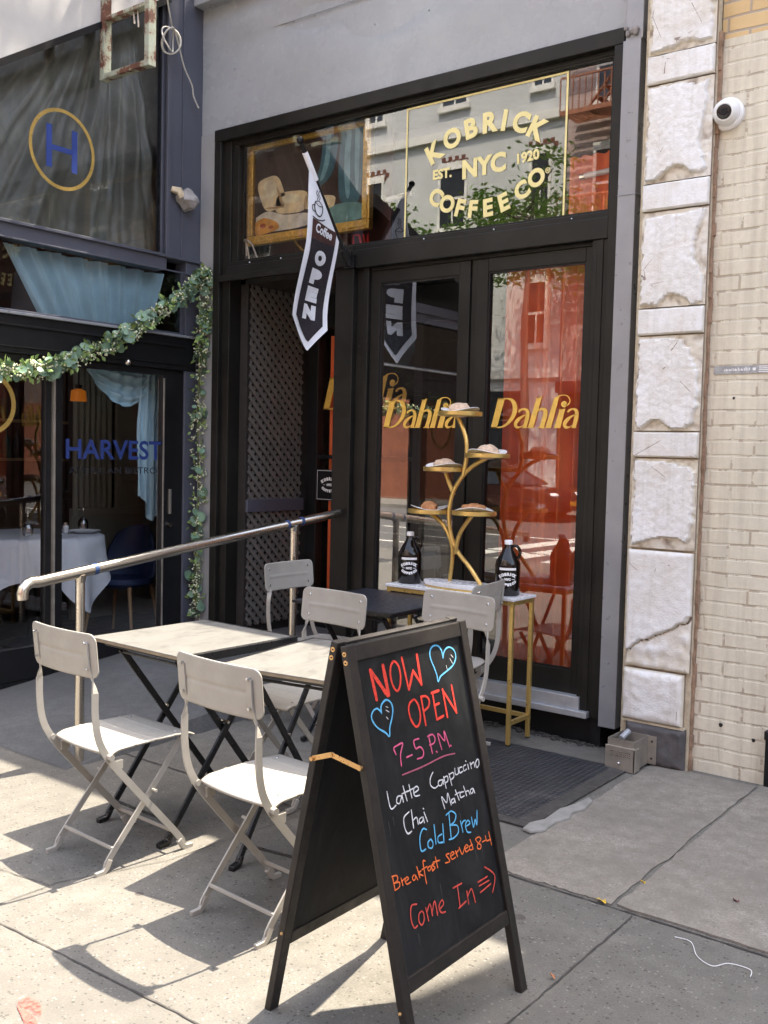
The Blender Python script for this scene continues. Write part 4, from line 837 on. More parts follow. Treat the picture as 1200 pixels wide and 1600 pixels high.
# cable coil
cb = MB(); cpts = [(-5.42,4.55,4.95),(-5.46,4.60,4.70),(-5.5,4.68,4.53)]
for i in range(40):
    a = -i*.48+1.2; cpts.append((-5.55+.03*math.sin(i*.7), 4.715+(.062+.012*math.sin(i*.31))*math.cos(a), 4.43+(.085+.012*math.cos(i*.23))*math.sin(a)))
cpts += [(-5.56,4.80,4.43),(-5.57,4.86,4.30),(-5.58,4.945,4.20),(-5.585,4.965,4.13),(-5.585,5.015,4.06)]
cb.tube(crom(cpts,3), .0055, 6)
tag(build('cable_coil', cb, M['cable'], smooth=True), 'tangled coil of loose grey cable hanging on the slate wall', 'cable')
WF = thing('wall_fixture', 'round lump of dried foam with a broken pipe stub on the slate wall', 'wall fixture', (-5.6,4.92,3.38))
fm = MB().sphere((-5.59,4.925,3.385), .075, 18); fm.v = [tuple(Vector(v)+(Vector(v)-Vector((-5.59,4.925,3.385)))*.35*noise.noise(Vector(v)*22)) for v in fm.v]
build('foam_ball', fm, M['foam'], WF, smooth=True)
sb = MB().tube([(-5.62,4.80,3.44),(-5.58,4.835,3.43),(-5.575,4.86,3.39)], [.022,.03,.026], 10); sb.v = [tuple(Vector(v)*1+Vector((1,1,1))*.008*noise.noise(Vector(v)*40)) for v in sb.v]
build('pipe_stub', sb, pm('yellowed_foam', (.55,.46,.32), .9, 0, .25, 20, .5, 60, .006), WF, smooth=True)
# ---------------------------------------------------------------- garlands
M['leafA'] = pm('eucalyptus_leaf', (.13,.215,.14), .55, 0, .5, 9); M['leafB'] = pm('bright_leaf', (.20,.29,.085), .5, 0, .35, 12); M['blossom'] = pm('cream_blossom', (.62,.62,.42), .6, 0, .2, 20); M['twig'] = pm('green_twig', (.08,.09,.035), .7, 0, .2, 20)
def garland(name, path, n, lab, seed, spread=.075, size=1.0):
    rnd = random.Random(seed); P = crom(path, 8); G = thing(name, lab, 'garland', P[0])
    build('stem', MB().tube(P, .007, 6), M['twig'], G, smooth=True)
    A, B_, F_ = MB(), MB(), MB()
    for i in range(n):
        t = rnd.random()*(len(P)-1.001); k = int(t); p = Vector(P[k]).lerp(Vector(P[k+1]), t-k)
        d = Vector((rnd.gauss(.35,.8), rnd.gauss(0,1), rnd.gauss(0,1))).normalized(); L = rnd.uniform(.4,1)*spread*size
        q = p+d*L
        if q.x < -5.615: q.x = -5.615+rnd.uniform(0,.02)
        kind = rnd.random()
        if kind < .17:                                             # round eucalyptus leaf, cupped
            r_ = rnd.uniform(.018,.040)*size; nrm = (Vector((.7,-.5,.4))+Vector((rnd.gauss(0,.7),rnd.gauss(0,.7),rnd.gauss(0,.7)))).normalized(); a = nrm.orthogonal().normalized(); b = nrm.cross(a); m_ = 10
            vs = [q+nrm*.0]; vs += [q+a*(r_*math.cos(2*PI*j/m_))+b*(r_*1.15*math.sin(2*PI*j/m_))+nrm*r_*.28*abs(math.cos(2*PI*j/m_)) for j in range(m_)]
            A.add(vs, [(0,1+j,1+(j+1)%m_) for j in range(m_)])
        elif kind < .66:                                           # small pointed leaf, folded along the rib
            l_ = rnd.uniform(.022,.055)*size; w_ = l_*.30; dr = (d+Vector((rnd.gauss(0,.5),rnd.gauss(0,.5),rnd.gauss(0,.5)))).normalized(); s_ = dr.orthogonal().normalized(); s_ = (Matrix.Rotation(rnd.uniform(0,6.28),3,dr) @ s_); u_ = dr.cross(s_)
            B_.add([q, q+dr*l_*.5+s_*w_+u_*w_*.4, q+dr*l_, q+dr*l_*.5-s_*w_+u_*w_*.4, q+dr*l_*.5], [(0,1,4),(1,2,4),(4,2,3),(0,4,3)])
        else:
            for j in range(3): F_.sphere(q+Vector((rnd.gauss(0,.009),rnd.gauss(0,.009),rnd.gauss(0,.009))), rnd.uniform(.004,.008)*size, 6)
    for nm, mb_, mt in (('round_leaves',A,'leafA'),('small_leaves',B_,'leafB'),('blossoms',F_,'blossom')): build(nm, mb_, M[mt], G, smooth=(nm != 'small_leaves'), fix=False, ang=80)
    return G
garland('garland', [(-5.52,2.3,2.0),(-5.54,3.0,2.03),(-5.54,3.43,2.05),(-5.54,3.7,2.08),(-5.54,3.93,2.15),(-5.54,4.18,2.27),(-5.54,4.39,2.38),(-5.55,4.61,2.53),(-5.55,4.84,2.68),(-5.55,5.0,2.82),(-5.53,5.06,2.87)], 1150, 'leafy green and cream garland swagged over the restaurant doors', 21, .062, 1.05)
garland('garland', [(-5.50,5.05,2.86),(-5.53,5.04,2.55),(-5.55,5.035,2.27),(-5.57,5.03,1.84),(-5.56,5.04,1.3),(-5.575,5.03,.8),(-5.57,5.04,.38)], 620, 'leafy garland hanging straight down the grey pilaster', 22, .06, 1.0)
BB = thing('bauble', 'small silver ball hanging under the swagged garland', 'bauble', (-5.55,4.377,2.176))
build('ball', MB().sphere((-5.55,4.377,2.176), .022, 16), M['steel'], BB, smooth=True); build('hanger', MB().tube([(-5.55,4.377,2.196),(-5.55,4.377,2.36)], .0015, 4), M['black'], BB)

# ================================================================== STONE PIER and BRICK BUILDING on the right
SP = thing('stone_pier', 'white painted stone pier of alternating rough and smooth blocks', 'pier', (-1.96,4.95,0))
build('core', MB().box(-2.16,-1.79,4.985,5.3,0,ROOF), M['stonegap'], SP)
rows = [(.0,.215,'base'),(.225,.500,'worn'),(.512,1.128,'cracked'),(1.140,1.605,'rock'),(1.613,1.742,'flat'),(1.750,2.234,'rock'),(2.242,2.374,'flat'),(2.382,2.866,'rock'),(2.875,3.008,'flat'),(3.016,3.505,'rock'),(3.513,3.652,'flat'),(3.660,4.30,'rock'),(4.31,4.45,'flat'),(4.46,4.94,'rock')]
for i, (z0, z1, kd) in enumerate(rows):
    x0, x1 = -2.138, -1.792
    if kd == 'base': x0, x1 = -2.12, -1.80
    if kd == 'worn': x0, x1 = -2.145, -1.815
    off = Vector((i*3.7, i*1.9, 0))
    def face(u, v, kd=kd, off=off, z0=z0, z1=z1, x0=x0, x1=x1):
        x = x0+u*(x1-x0); z = z0+v*(z1-z0); p = Vector((x, z, 0))+off
        e = min(u*(x1-x0), (1-u)*(x1-x0), v*(z1-z0), (1-v)*(z1-z0))
        if kd == 'rock':
            thr = .010+.050*max(0, noise.noise(Vector((x*5.5, z*4.2, 3.1))+off)+.12)*(1.6 if (x > x1-.10 or z < z0+.09) else .7)
            er = e-thr+.010*noise.noise(p*28)+.006*noise.noise(p*60); k = max(0, min(1, er/.007))
            b = .006+.008*noise.noise(p*14)+.005*noise.noise(p*35)+k*(.024+.005*noise.noise(p*5)+.0022*noise.noise(p*30)+.0022*noise.noise(p*60)+.0016*noise.noise(p*110)-.008*noise.noise(p*14)-.004*noise.noise(p*35))
        elif kd == 'flat': b = .026+.0015*noise.noise(p*25)-.010*max(0,1-(e+.003*noise.noise(p*30))/.006)
        elif kd == 'cracked':
            b = .032+.004*noise.noise(p*6)+.002*noise.noise(p*30)-.012*max(0,1-e/.012)
            zc = .60+.9*(x+2.13)*.62+.03*noise.noise(p*16); dd = abs(z-zc)
            if z < zc: b -= .014+.01*noise.noise(p*18)
            b -= .028*max(0,1-dd/.010)
        elif kd == 'worn':
            k = min(1, e/.045); b = .005+.030*math.sqrt(max(0,k*(2-k)))+.006*noise.noise(p*8)+.004*noise.noise(p*26)
        else: b = .028+.010*noise.noise(p*7)+.005*noise.noise(p*24)-.02*max(0,1-e/.02)
        return (x, 4.97-b, z)
    mb_ = MB().grid(46, max(10,int((z1-z0)/.0085)), face)
    nu = 46; nv = max(10,int((z1-z0)/.0085))
    rim = [k for k in range(nu+1)]+[j*(nu+1)+nu for j in range(1,nv+1)]+[nv*(nu+1)+k for k in range(nu-1,-1,-1)]+[j*(nu+1) for j in range(nv-1,0,-1)]
    o_ = len(mb_.v); mb_.v += [(mb_.v[k][0], 4.99, mb_.v[k][2]) for k in rim]; n_ = len(rim)
    mb_.f += [(rim[k], o_+k, o_+(k+1)%n_, rim[(k+1)%n_]) for k in range(n_)]
    build('stone_block', mb_, M['darkstone'] if kd == 'base' else M['whitestone'], SP, smooth=True, ang=40, fix=False)
gb = MB().box(-2.145,-1.805,4.955,4.99,.214,.226); build('mortar_bed', gb, M['stonegap'], SP)
BW = thing('brick_building', 'tall building with cream painted brick wall at the right edge', 'building', (-1.0,5.03,0))
build('painted_wall', MB().box(-1.785,8,5.03,5.4,0,3.687), M['brickpaint'], BW)
build('bare_brick_wall', MB().box(-1.785,8,5.034,5.4,3.687,ROOF).box(-.85,8,5.034,5.4,ROOF,15), M['brickraw'], BW)
build('unseen_shade_block', MB().box(-1.78,8,5.4,5.9,0,4.93).box(-.75,8,5.4,5.9,5.0,15).box(-1.78,8,5.9,9,0,4.93).box(1.6,8,5.9,14,5.0,15), M['brickraw'], BW)  # unseen boxes above roof height, stepped to place the pavement shadow edge
RT = thing('unseen_shade_block', 'long plain unseen block added behind the shops to hide part of the sky', 'building', (0,16,0))  # unseen block, added to cut the skylight on pavement and tables
build('wall', MB().box(-60,60,14.5,24,0,23), M['brickraw'], RT); build('parapet', MB().box(-60.1,60.1,14.4,24.1,23,23.4), M['stonegap'], RT)
mg = MB(); random.seed(6)
prv = 0
for i in range(60):
    z = i*.062; mg.box(-1.797+random.uniform(-.004,.002),-1.778+random.uniform(-.004,.006),5.0+random.uniform(-.006,.01),5.04,z,z+.0615)
build('mortar_fillet', mg, pm('brown_mortar', (.30,.20,.135), .9, 0, .35, 20, .5, 70, .005), BW)
for x, z, r_ in ((-1.648,1.915,.007),(-1.64,.262,.011),(-1.475,.215,.010)):
    build('drill_hole', MB().add([(x+r_*(1+.3*math.sin(j*2.3))*math.cos(2*PI*j/9), 5.0275, z+r_*math.sin(2*PI*j/9)) for j in range(9)], [tuple(range(9))]), M['dark_in'], BW, fix=False)
stp = MB().box(-1.752,-1.40,5.024,5.0296,2.036,2.076)
ST = tag(build('tape_strip', stp, pm('worn_grey_tape', (.33,.34,.35), .5, .2, .35, 40)), 'worn grey strip of printed tape stuck on the cream brick wall', 'tape')
tp = MB(); random.seed(31)
for i in range(17):
    x = -1.700+i*.0075; hh = random.uniform(.008,.016); tp.box(x,x+random.uniform(.0025,.006),5.0222,5.0238,2.050,2.050+hh)
tp.box(-1.560,-1.545,5.0222,5.0238,2.050,2.064)
for i in range(4): tp.box(-1.53,-1.42,5.0222,5.0238,2.041+i*.009,2.045+i*.009)
build('worn_print', tp, M['white_print'], ST, fix=False)
# security camera
CM = thing('security_camera', 'white dome security camera on the cream brick wall', 'camera', (-1.735,5.03,3.315))
cc = Vector((-1.735,5.03,3.315)); yx = Matrix.Translation(cc) @ Matrix.Rotation(R(90),4,'X')
build('base', MB().lathe([(.0,-.0),(.079,0),(.079,.022),(.070,.03),(.0,.03)], (0,0,0), 32).xf(yx), M['white'], CM, smooth=True)
ax = Vector((.10,-.93,-.18)).normalized(); q_ = ax.to_track_quat('Z','Y').to_matrix().to_4x4()
eye = Matrix.Translation(cc+Vector((0,-.042,0))) @ q_
build('housing', MB().lathe([(.060,-.02),(.064,.0),(.058,.025),(.044,.04),(.042,.044),(.036,.044),(.036,.036),(0,.036)], (0,0,0), 32).xf(eye), M['white'], CM, smooth=True)
LN = build('lens', MB().lathe([(.035,.036),(.035,.046),(.022,.05),(.0,.046)], (0,0,0), 28).xf(eye), M['lens'], CM, smooth=True)
build('lens_ring', MB().lathe([(.016,.049),(.013,.053),(.010,.05)], (0,0,0), 20).xf(eye), M['black'], LN, smooth=True)
# metal box at the foot of the pier
MBX = thing('metal_box', 'open-topped steel box bolted to the foot of the white pier', 'box', (-2.05,4.82,0))
x0, x1, y0, y1, zt = -2.128, -1.982, 4.76, 4.94, .163; e = .004
build('body', MB().box(x0,x1,y0,y0+e,.012,zt).box(x0,x0+e,y0+e,y1,.012,zt).box(x1-e,x1,y0+e,y1,.012,zt).box(x0+e,x1-e,y1-e,y1,.012,zt).box(x0+e,x1-e,y0+e,y1-e,.012,.02), M['steel2'], MBX)
build('front_plate', MB().box(x0-.008,x1+.008,y0-.012,y0-.002,.004,.128).box(x1-.002,x1+.010,y0-.012,y0+.05,.006,.126), M['steel2'], MBX, bevel=.002)
build('flange', MB().box(x1,x1+.045,y1-.008,y1-.002,.015,zt), M['steel2'], MBX, bevel=.001)
sc2 = MB()
sc2.sphere((-2.06,y0-.014,.042), .009, 10)
build('screw', sc2, M['rivet'], MBX, smooth=True); build('bolt_hole', MB().sphere((x1+.022,y1-.010,.135),.006,8).sphere((x1+.022,y1-.010,.045),.006,8), M['dark_in'], MBX)
en_ = MB(); random.seed(2)
for r_ in range(3):
    for i in range(11): en_.box(-2.11+i*.0105,-2.11+i*.0105+random.uniform(.004,.009),y0-.0135,y0-.0118,.098-r_*.010,.104-r_*.010)
build('worn_engraving', en_, M['steel'], MBX)
build('pipe_end', MB().tube([(-2.10,4.86,.14),(-2.09,4.93,.165)], .016, 10), M['alu'], MBX, smooth=True)
DP = thing('drain_pipe', 'short black pipe at the foot of the cream brick wall', 'pipe', (-1.37,5.0,0))
build('shaft', MB().box(-1.408,-1.33,4.985,5.028,0,.27), M['black'], DP, bevel=.01); build('collar', MB().box(-1.412,-1.325,4.978,5.029,.24,.285), M['black'], DP, bevel=.006)
# litter
lm = pm('yellow_leaf_litter', (.55,.36,.03), .7)
def scrap(x, y, s_, mat, lab, cat='leaf'):
    mb_ = MB(); mb_.grid(4,4,lambda u,v: (x+(u-.5)*s_*1.6+.004*math.sin(v*5), y+(v-.5)*s_, .012+.006*math.sin(u*4+v*3)))
    tag(build('leaf_scrap', mb_, mat, smooth=True, fix=False), lab, cat, 'scraps on the pavement')
scrap(-1.47,3.285,.020,lm,'yellow leaf scrap where the two worn slabs meet'); scrap(-1.415,3.53,.013,lm,'yellow scrap along the gap between the worn slabs')
scrap(-1.36,2.70,.010,pm('orange_scrap',(.5,.2,.08),.7),'tiny orange scrap on the pavement right of the chalkboard'); scrap(-1.09,3.60,.015,pm('red_brown_scrap',(.16,.05,.04),.7),'red brown scrap on the right worn slab')
tag(build('white_string', MB().tube(crom([(-1.165,3.20,.006),(-1.11,3.20,.006),(-1.06,3.12,.006),(-1.00,3.09,.006),(-.965,3.14,.006),(-.90,3.145,.006),(-.885,3.10,.006)],6), .0012, 5), M['white'], smooth=True), 'thin white string lying on the pavement at the right', 'string')
RX, RY = -2.44, 1.585
pt_ = MB(); pts = crom([(RX+a,RY+b) for a,b in ((-.05,.04),(.0,.045),(.05,.02),(.09,-.02),(.12,-.06),(.08,-.05),(.03,-.03),(-.04,.0),(-.05,.04))],5)[:-1]
pt_.sheet(pts, lambda x, y: (x, y, .0042))
t = NT('red_paint_mark'); nn = t.noise(26, 6, .7); t.base((.62,.09,.07)); t.p.inputs['Roughness'].default_value = .8; t.l(t.ramp(nn, [(.42,(0,0,0)),(.58,(1,1,1))]), t.p.inputs['Alpha'])
struct(build('red_paint_mark', pt_, t.m, fix=False))
# ================================================================== HANDRAIL
HR = thing('handrail', 'stainless steel handrail on two posts climbing the ramp to the entry', 'handrail', (-4.2,3.03,0))
rx = -4.2
def rz(y): return .9685+(y-3.028)*.1155
path = [(rx,2.708,.865),(rx,2.706,.893),(rx,2.712,.915),(rx,2.728,.933),(rx,2.755,.943)]+[(rx,2.79+i*.2,rz(2.79+i*.2)) for i in range(11)]+[(rx,4.99,rz(4.99)),(rx,5.03,rz(5.03))]
build('rail', MB().tube(path, .028, 18), M['steel'], HR, smooth=True)
for y, z0 in ((3.03,.0),(4.60,.15)):
    pm_ = MB().tube([(rx,y,z0),(rx,y,rz(y)-.012)], .0235, 18)
    p_ = build('post', pm_, M['steel'], HR, smooth=True)
    build('weld_saddle', MB().tube([(rx,y,rz(y)-.05),(rx,y,rz(y)-.015)], [.0242,.031], 16), M['steel'], p_, smooth=True)
d_ = (Vector(path[9])-Vector(path[8])).normalized(); tpm = MB()
for y, w_ in ((3.115,.012),(4.535,.012),(4.665,.014)):
    c_ = Vector((rx,y,rz(y))); tpm.tube([c_-d_*w_,c_+d_*w_], .0285, 18)
build('blue_tape', tpm, pm('blue_tape', (.03,.06,.16), .5), HR, smooth=True)

# ================================================================== CHAIRS (folding bistro chairs)
CH = thing('folding_chair', '', 'chair', group='grey folding bistro chairs')
def seat_fn(u, v):
    x = (u-.5)*.375; y = -.155+v*.395; z = .470+.006*(1-(2*v-1)**2)-.014*max(0,(.12-v)/.12)**2-.012*max(0,(v-.9)/.1)**2
    y -= .018*(1-(2*u-1)**2)*(1-v)
    for g_ in (.28,.52,.76):
        z += .0028*math.exp(-((v-g_)/.012)**2)
    return (x, y, z)
so = build('seat', MB().grid(24,60,seat_fn), M['chair'], CH, smooth=True, world=False, fix=False, ang=80); q = so.modifiers.new('solid','SOLIDIFY'); q.thickness = .009; q.offset = -1
for a, b in ((-.15,-.10),(.15,-.10),(-.15,.17),(.15,.17)): build('seat_rivet', MB().sphere((a,b,.4755), .006, 8, (1,1,.4)), M['rivet'], so, smooth=True, world=False)
# back slat with rounded corners, gently curved
def slat_outline():
    w, h, r_ = .212, .083, .032; pts = []
    for cx, cz, a0 in ((w-r_,h-r_,0),(-w+r_,h-r_,90),(-w+r_,-h+r_,180),(w-r_,-h+r_,270)):
        for k in range(7): a = R(a0+k*15); pts.append((cx+r_*math.cos(a), cz+r_*math.sin(a)))
    return pts
def slat_map(dy):
    return lambda x, z: (x, -.232-.105*(z)-.022*(1-(x/.212)**2)+dy, .838+z)
bm_ = MB(); nx_ = 28; ol = slat_outline()
def zlim(x):
    w, h, r_ = .212, .083, .032; e = abs(x)-(w-r_)
    return h if e <= 0 else h-r_+math.sqrt(max(0,r_*r_-e*e))
def back_fn(u, v):
    x = -.212+.424*(.5-.5*math.cos(u*PI)); zl = zlim(x); z = -zl+2*zl*v
    p = slat_map(0)(x, z); rid = .0026*math.exp(-((z)/.006)**2)*(abs(x) < .165)
    return (p[0], p[1]+rid, p[2])
bo = build('backrest', MB().grid(40,26,back_fn), M['chair'], CH, smooth=True, world=False, fix=False, ang=60); q = bo.modifiers.new('solid','SOLIDIFY'); q.thickness = .006; q.offset = 0
for x in (-.168,.168):
    for z in (.048,-.048):
        pa_, pb_ = slat_map(.0045)(x,z), slat_map(-.018)(x,z)
        build('backrest_rivet', MB().tube([pa_, Vector(pa_)*.9+Vector(pb_)*.1, pb_], [.0072,.0072,.0045], 10).sphere(pa_, .0072, 8, (1,.5,1)), M['rivet'], bo, smooth=True, world=False)
for sgn in (-1, 1):
    xo, xi = sgn*.188, sgn*.165
    up_ = [(xo,.185,.012),(xo,.165,.06),(xo,-.02,.272),(xo,-.13,.400),(xo,-.185,.475),(xo,-.212,.54),(xo,-.223,.62),(xo,-.224,.70)]
    up2 = [(sgn*.178,-.223,.70),(sgn*.168,-.226,.76),(sgn*.165,-.2365,.80)]
    lg = MB().flat(crom(up_,5), .026, .007, (1,0,0))
    # twisted strip up to the slat: flat against it
    P = [Vector((xo,-.224,.695)),Vector((sgn*.182,-.226,.725)),Vector((sgn*.172,-.231,.765)),Vector((sgn*.168,-.243,.80)),Vector((sgn*.168,-.252,.885))]
    Pc = [Vector(p) for p in crom(P,4)]
    vs = []; fs = []; n_ = len(Pc)
    for i, p in enumerate(Pc):
        d = (Pc[min(i+1,n_-1)]-Pc[max(i-1,0)]).normalized(); t_ = min(1, i/(n_*.55)); a = (Vector((1,0,0))*(1-t_)+Vector((0,1,0))*t_).normalized(); b = d.cross(a).normalized(); a = b.cross(d).normalized()
        for k_, l_ in ((-1,-1),(1,-1),(1,1),(-1,1)): vs.append(p+a*(k_*.0032)+b*(l_*.012))
    for i in range(n_-1):
        for k_ in range(4): fs.append((i*4+k_, i*4+(k_+1)%4, i*4+4+(k_+1)%4, i*4+4+k_))
    fs += [(3,2,1,0), tuple((n_-1)*4+k_ for k_ in range(4))]; lg.add(vs, fs)
    l1 = build('leg', lg, M['chair'], CH, smooth=True, world=False, ang=50)
    build('foot_cap', MB().flat([(xo,.165,.045),(xo,.185,.014),(xo,.20,.006),(xo,.232,.005)], .022, .016, (1,0,0)), M['chair'], l1, world=False, bevel=.003)
    l2 = build('leg', MB().flat(crom([(xi,-.150,.03),(xi,-.135,.06),(xi,.07,.30),(xi,.175,.43),(xi,.19,.452)],4), .024, .007, (1,0,0)), M['chair'], CH, smooth=True, world=False, ang=50)
    build('foot_cap', MB().flat([(xi,-.140,.05),(xi,-.155,.02),(xi,-.168,.007),(xi,-.205,.005)], .022, .016, (1,0,0)), M['chair'], l2, world=False, bevel=.003)
    build('pivot', MB().tube([(sgn*.158,.048,.273),(sgn*.198,.048,.273)], .006, 8), M['chair'], CH, smooth=True, world=False)
    build('seat_hinge', MB().tube([(sgn*.18,-.165,.452),(sgn*.212,-.165,.452)], .012, 10), M['chair'], CH, smooth=True, world=False)
    build('seat_stop', MB().box(min(xo-sgn*.016,xo),max(xo-sgn*.016,xo),-.135,-.10,.395,.428), M['chair'], CH, world=False)
st1 = MB().flat([(-.165,-.125,.085),(.165,-.125,.085)], .012, .010, (0,1,0)); build('stretcher', st1, M['chair'], CH, world=False, bevel=.002)
build('stretcher', MB().flat([(-.188,.145,.082),(.188,.145,.082)], .012, .010, (0,1,0)), M['chair'], CH, world=False, bevel=.002)
spots = [(-3.172,2.462,-3,'folding chair at the far left, back to the viewer, in front of the left table'),
         (-2.335,2.462,-4,'folding chair nearest the chalkboard sign, back to the viewer'),
         (-3.085,3.42,176,'folding chair facing the viewer across the right stone-topped table'),
         (-3.84,4.43,-90,'folding chair beside the second handrail post, left of the dark table'),
         (-2.615,3.80,177,'folding chair facing the viewer just behind the chalkboard sign'),
         (-2.955,4.475,98,'folding chair seen edge-on against the gold console table')]
for i, (x, y, a, lab) in enumerate(spots):
    c_ = CH if i == 0 else copy_tree(CH)
    c_.location = (x, y, 0 if i < 2 else .012); c_.rotation_euler = (0,0,R(a)); c_['label'] = lab
# ================================================================== TABLES
def table(x, y, rz_, sx, sy, h, top, label, z0=0, rims=()):
    T_ = thing('bistro_table', label, 'table', (x,y,z0), R(rz_), 'square folding cafe tables')
    rw = .022; xa = -sx/2+(rw if 'l' in rims else 0); xb_ = sx/2-(rw if 'r' in rims else 0); yb2 = sy/2-(rw if 'f' in rims else 0)
    build('tabletop', MB().box(xa,xb_,-sy/2,yb2,h-.004,h), top, T_, world=False, bevel=.0015)
    build('core', MB().box(xa,xb_-.0005,-sy/2+.0005,yb2,h-.015,h-.0042), M['edge'] if rims else M['blackmetal'], T_, world=False)
    if rims:
        er = MB()
        if 'f' in rims: er.box(-sx/2,sx/2,yb2+.0005,sy/2,h-.036,h-.001)
        if 'r' in rims: er.box(xb_+.0005,sx/2,-sy/2+.002,yb2,h-.036,h-.001)
        if 'l' in rims: er.box(-sx/2,xa-.0005,-sy/2+.002,yb2,h-.036,h-.001)
        build('edge_rim', er, M['blackmetal'], T_, world=False, bevel=.003)
    rm_ = MB(); i_ = .045; e = .025
    for q in ((-sx/2+i_,sx/2-i_,-sy/2+i_,-sy/2+i_+e),(-sx/2+i_,sx/2-i_,sy/2-i_-e,sy/2-i_),(-sx/2+i_,-sx/2+i_+e,-sy/2+i_+e,sy/2-i_-e),(sx/2-i_-e,sx/2-i_,-sy/2+i_+e,sy/2-i_-e)): rm_.box(q[0],q[1],q[2],q[3],h-.038,h-.0155)
    build('under_frame', rm_, M['blackmetal'], T_, world=False, bevel=.003)
    for sg_ in (-1,1):
        xx = sg_*(sx/2-.10); xb = xx-sg_*.018
        for k_, (px_, ya, yb_) in enumerate(((xx,-.30,.25),(xb,.30,-.25))):
            l_ = MB().bar((px_,ya,.02),(px_,yb_,h-.045), .012, .026, (1,0,0)) if False else MB().flat([(px_,ya,.025),(px_,yb_,h-.045)], .028, .012, (1,0,0))
            lo = build('leg', l_, M['blackmetal'], T_, world=False, bevel=.002)
            s_ = 1 if ya > 0 else -1
            build('foot', MB().flat([(px_,ya+s_*-.01,.04),(px_,ya+s_*.004,.014),(px_,ya+s_*.05,.008)], .022, .026, (1,0,0)), M['blackmetal'], lo, world=False, bevel=.004)
        build('pivot', MB().tube([(xx-.02,0,h*.57),(xx+.02,0,h*.57)], .007, 8), M['steel'], T_, world=False, smooth=True)
    xr = sx/2-.10
    for yy, zz in ((-.262,.075),(.262,.075),(-.245,h-.06),(.245,h-.06)): build('stretcher', MB().tube([(-xr,yy,zz),(xr,yy,zz)], .006, 8), M['blackmetal'], T_, world=False, smooth=True)
    return T_
table(-3.243, 2.932, -2, .605, .655, .785, M['laminate'], 'stone-topped table left of the other, nearest the handrail', 0, 'fr')
table(-2.535, 2.985, 8, .58, .68, .785, M['laminate'], 'stone-topped table half hidden behind the chalkboard sign', 0, 'fl')
table(-3.37, 4.40, 1, .68, .68, .772, M['darktop'], 'dark-topped table close to the glass doors', .008)
# ================================================================== GOLD CONSOLE TABLE
GT = thing('console_table', 'narrow gold console table with white marble top by the glass', 'table', (-3.12,4.83,.01))
x0, x1, y0, y1, zt = -3.545, -2.685, 4.71, 4.95, .828
build('marble_top', MB().box(x0-.008,x1+.008,y0-.008,y1+.008,zt-.017,zt), M['marble'], GT, bevel=.003)
gl_ = MB(); s_ = .022
gl_.box(x0,x1,y0,y0+s_,zt-.042,zt-.0175); gl_.box(x0,x1,y1-s_,y1,zt-.042,zt-.0175)
for a in (x0,x1-s_): gl_.box(a,a+s_,y0+s_,y1-s_,zt-.042,zt-.0175)
build('frame', gl_, M['gold'], GT, bevel=.002)
for a in (x0,x1-s_):
    for b in (y0,y1-s_):
        lo = build('leg', MB().box(a,a+s_,b,b+s_,.018,zt-.0425), M['gold'], GT, bevel=.002); build('foot', MB().box(a+.002,a+s_-.002,b+.002,b+s_-.002,.012,.018), M['black'], lo)
for a in (x0,x1-s_): build('stretcher', MB().box(a+.001,a+s_-.001,y0+s_,y1-s_,.125,.147), M['gold'], GT)
build('stretcher', MB().box(x0+s_,x1-s_,y1-s_+.001,y1-.001,.125,.147), M['gold'], GT)
# ================================================================== TREE-SHAPED CAKE STAND
CS = thing('cake_stand', 'gold branching cake stand with five round trays on a marble base', 'cake stand', (-3.085,4.83,zt))
bc = (-3.085,4.825,zt)
build('base', MB().lathe([(0,.012),(.262,.012),(.266,.018),(.266,.034),(.262,.038),(0,.038)], bc, 48, 1, .36), M['marble'], CS, smooth=True, ang=40)
build('base_rim', MB().lathe([(0,.0),(.255,.0),(.258,.004),(.258,.0115),(0,.0115)], bc, 48, 1, .36), M['gold'], CS, smooth=True, ang=40)
ST_ = dict(A=[(-2.965,.862),(-3.042,.955),(-3.125,1.036),(-3.172,1.117),(-3.194,1.211),(-3.196,1.284),(-3.174,1.38),(-3.133,1.45),(-3.08,1.509),(-3.02,1.552),(-2.955,1.585)],
           B=[(-3.185,.862),(-3.174,.99),(-3.179,1.074),(-3.211,1.146),(-3.257,1.202),(-3.337,1.252)], C=[(-3.140,1.03),(-3.122,1.11),(-3.093,1.175),(-3.030,1.256)],
           D=[(-3.172,1.370),(-3.208,1.432),(-3.238,1.500)], E=[(-3.103,1.478),(-3.084,1.561),(-3.080,1.623),(-3.088,1.695),(-3.113,1.757),(-3.150,1.822)])
for i, (k_, p_) in enumerate(ST_.items()):
    dy = {'A':0,'B':.014,'C':-.014,'D':.012,'E':-.012}[k_]
    build('stem', MB().tube(crom([(a,4.83+dy*(1 if j else .6),b) for j,(a,b) in enumerate(p_)],6), .0125, 10), M['gold'], CS, smooth=True)
TR = [(-3.140,1.822,.128,'topmost'),(-2.950,1.586,.128,'right upper'),(-3.236,1.502,.125,'left upper'),(-3.337,1.252,.125,'left lower'),(-3.025,1.258,.128,'right lower')]
plate_src = pastry = None
for i, (x, z, r_, nm) in enumerate(TR):
    build('tray', MB().lathe([(0,0),(r_*.97,0),(r_,.004),(r_,.024),(r_-.004,.026),(r_-.006,.006),(0,.006)], (x,4.83,z), 36), M['gold'], CS, smooth=True, ang=40)
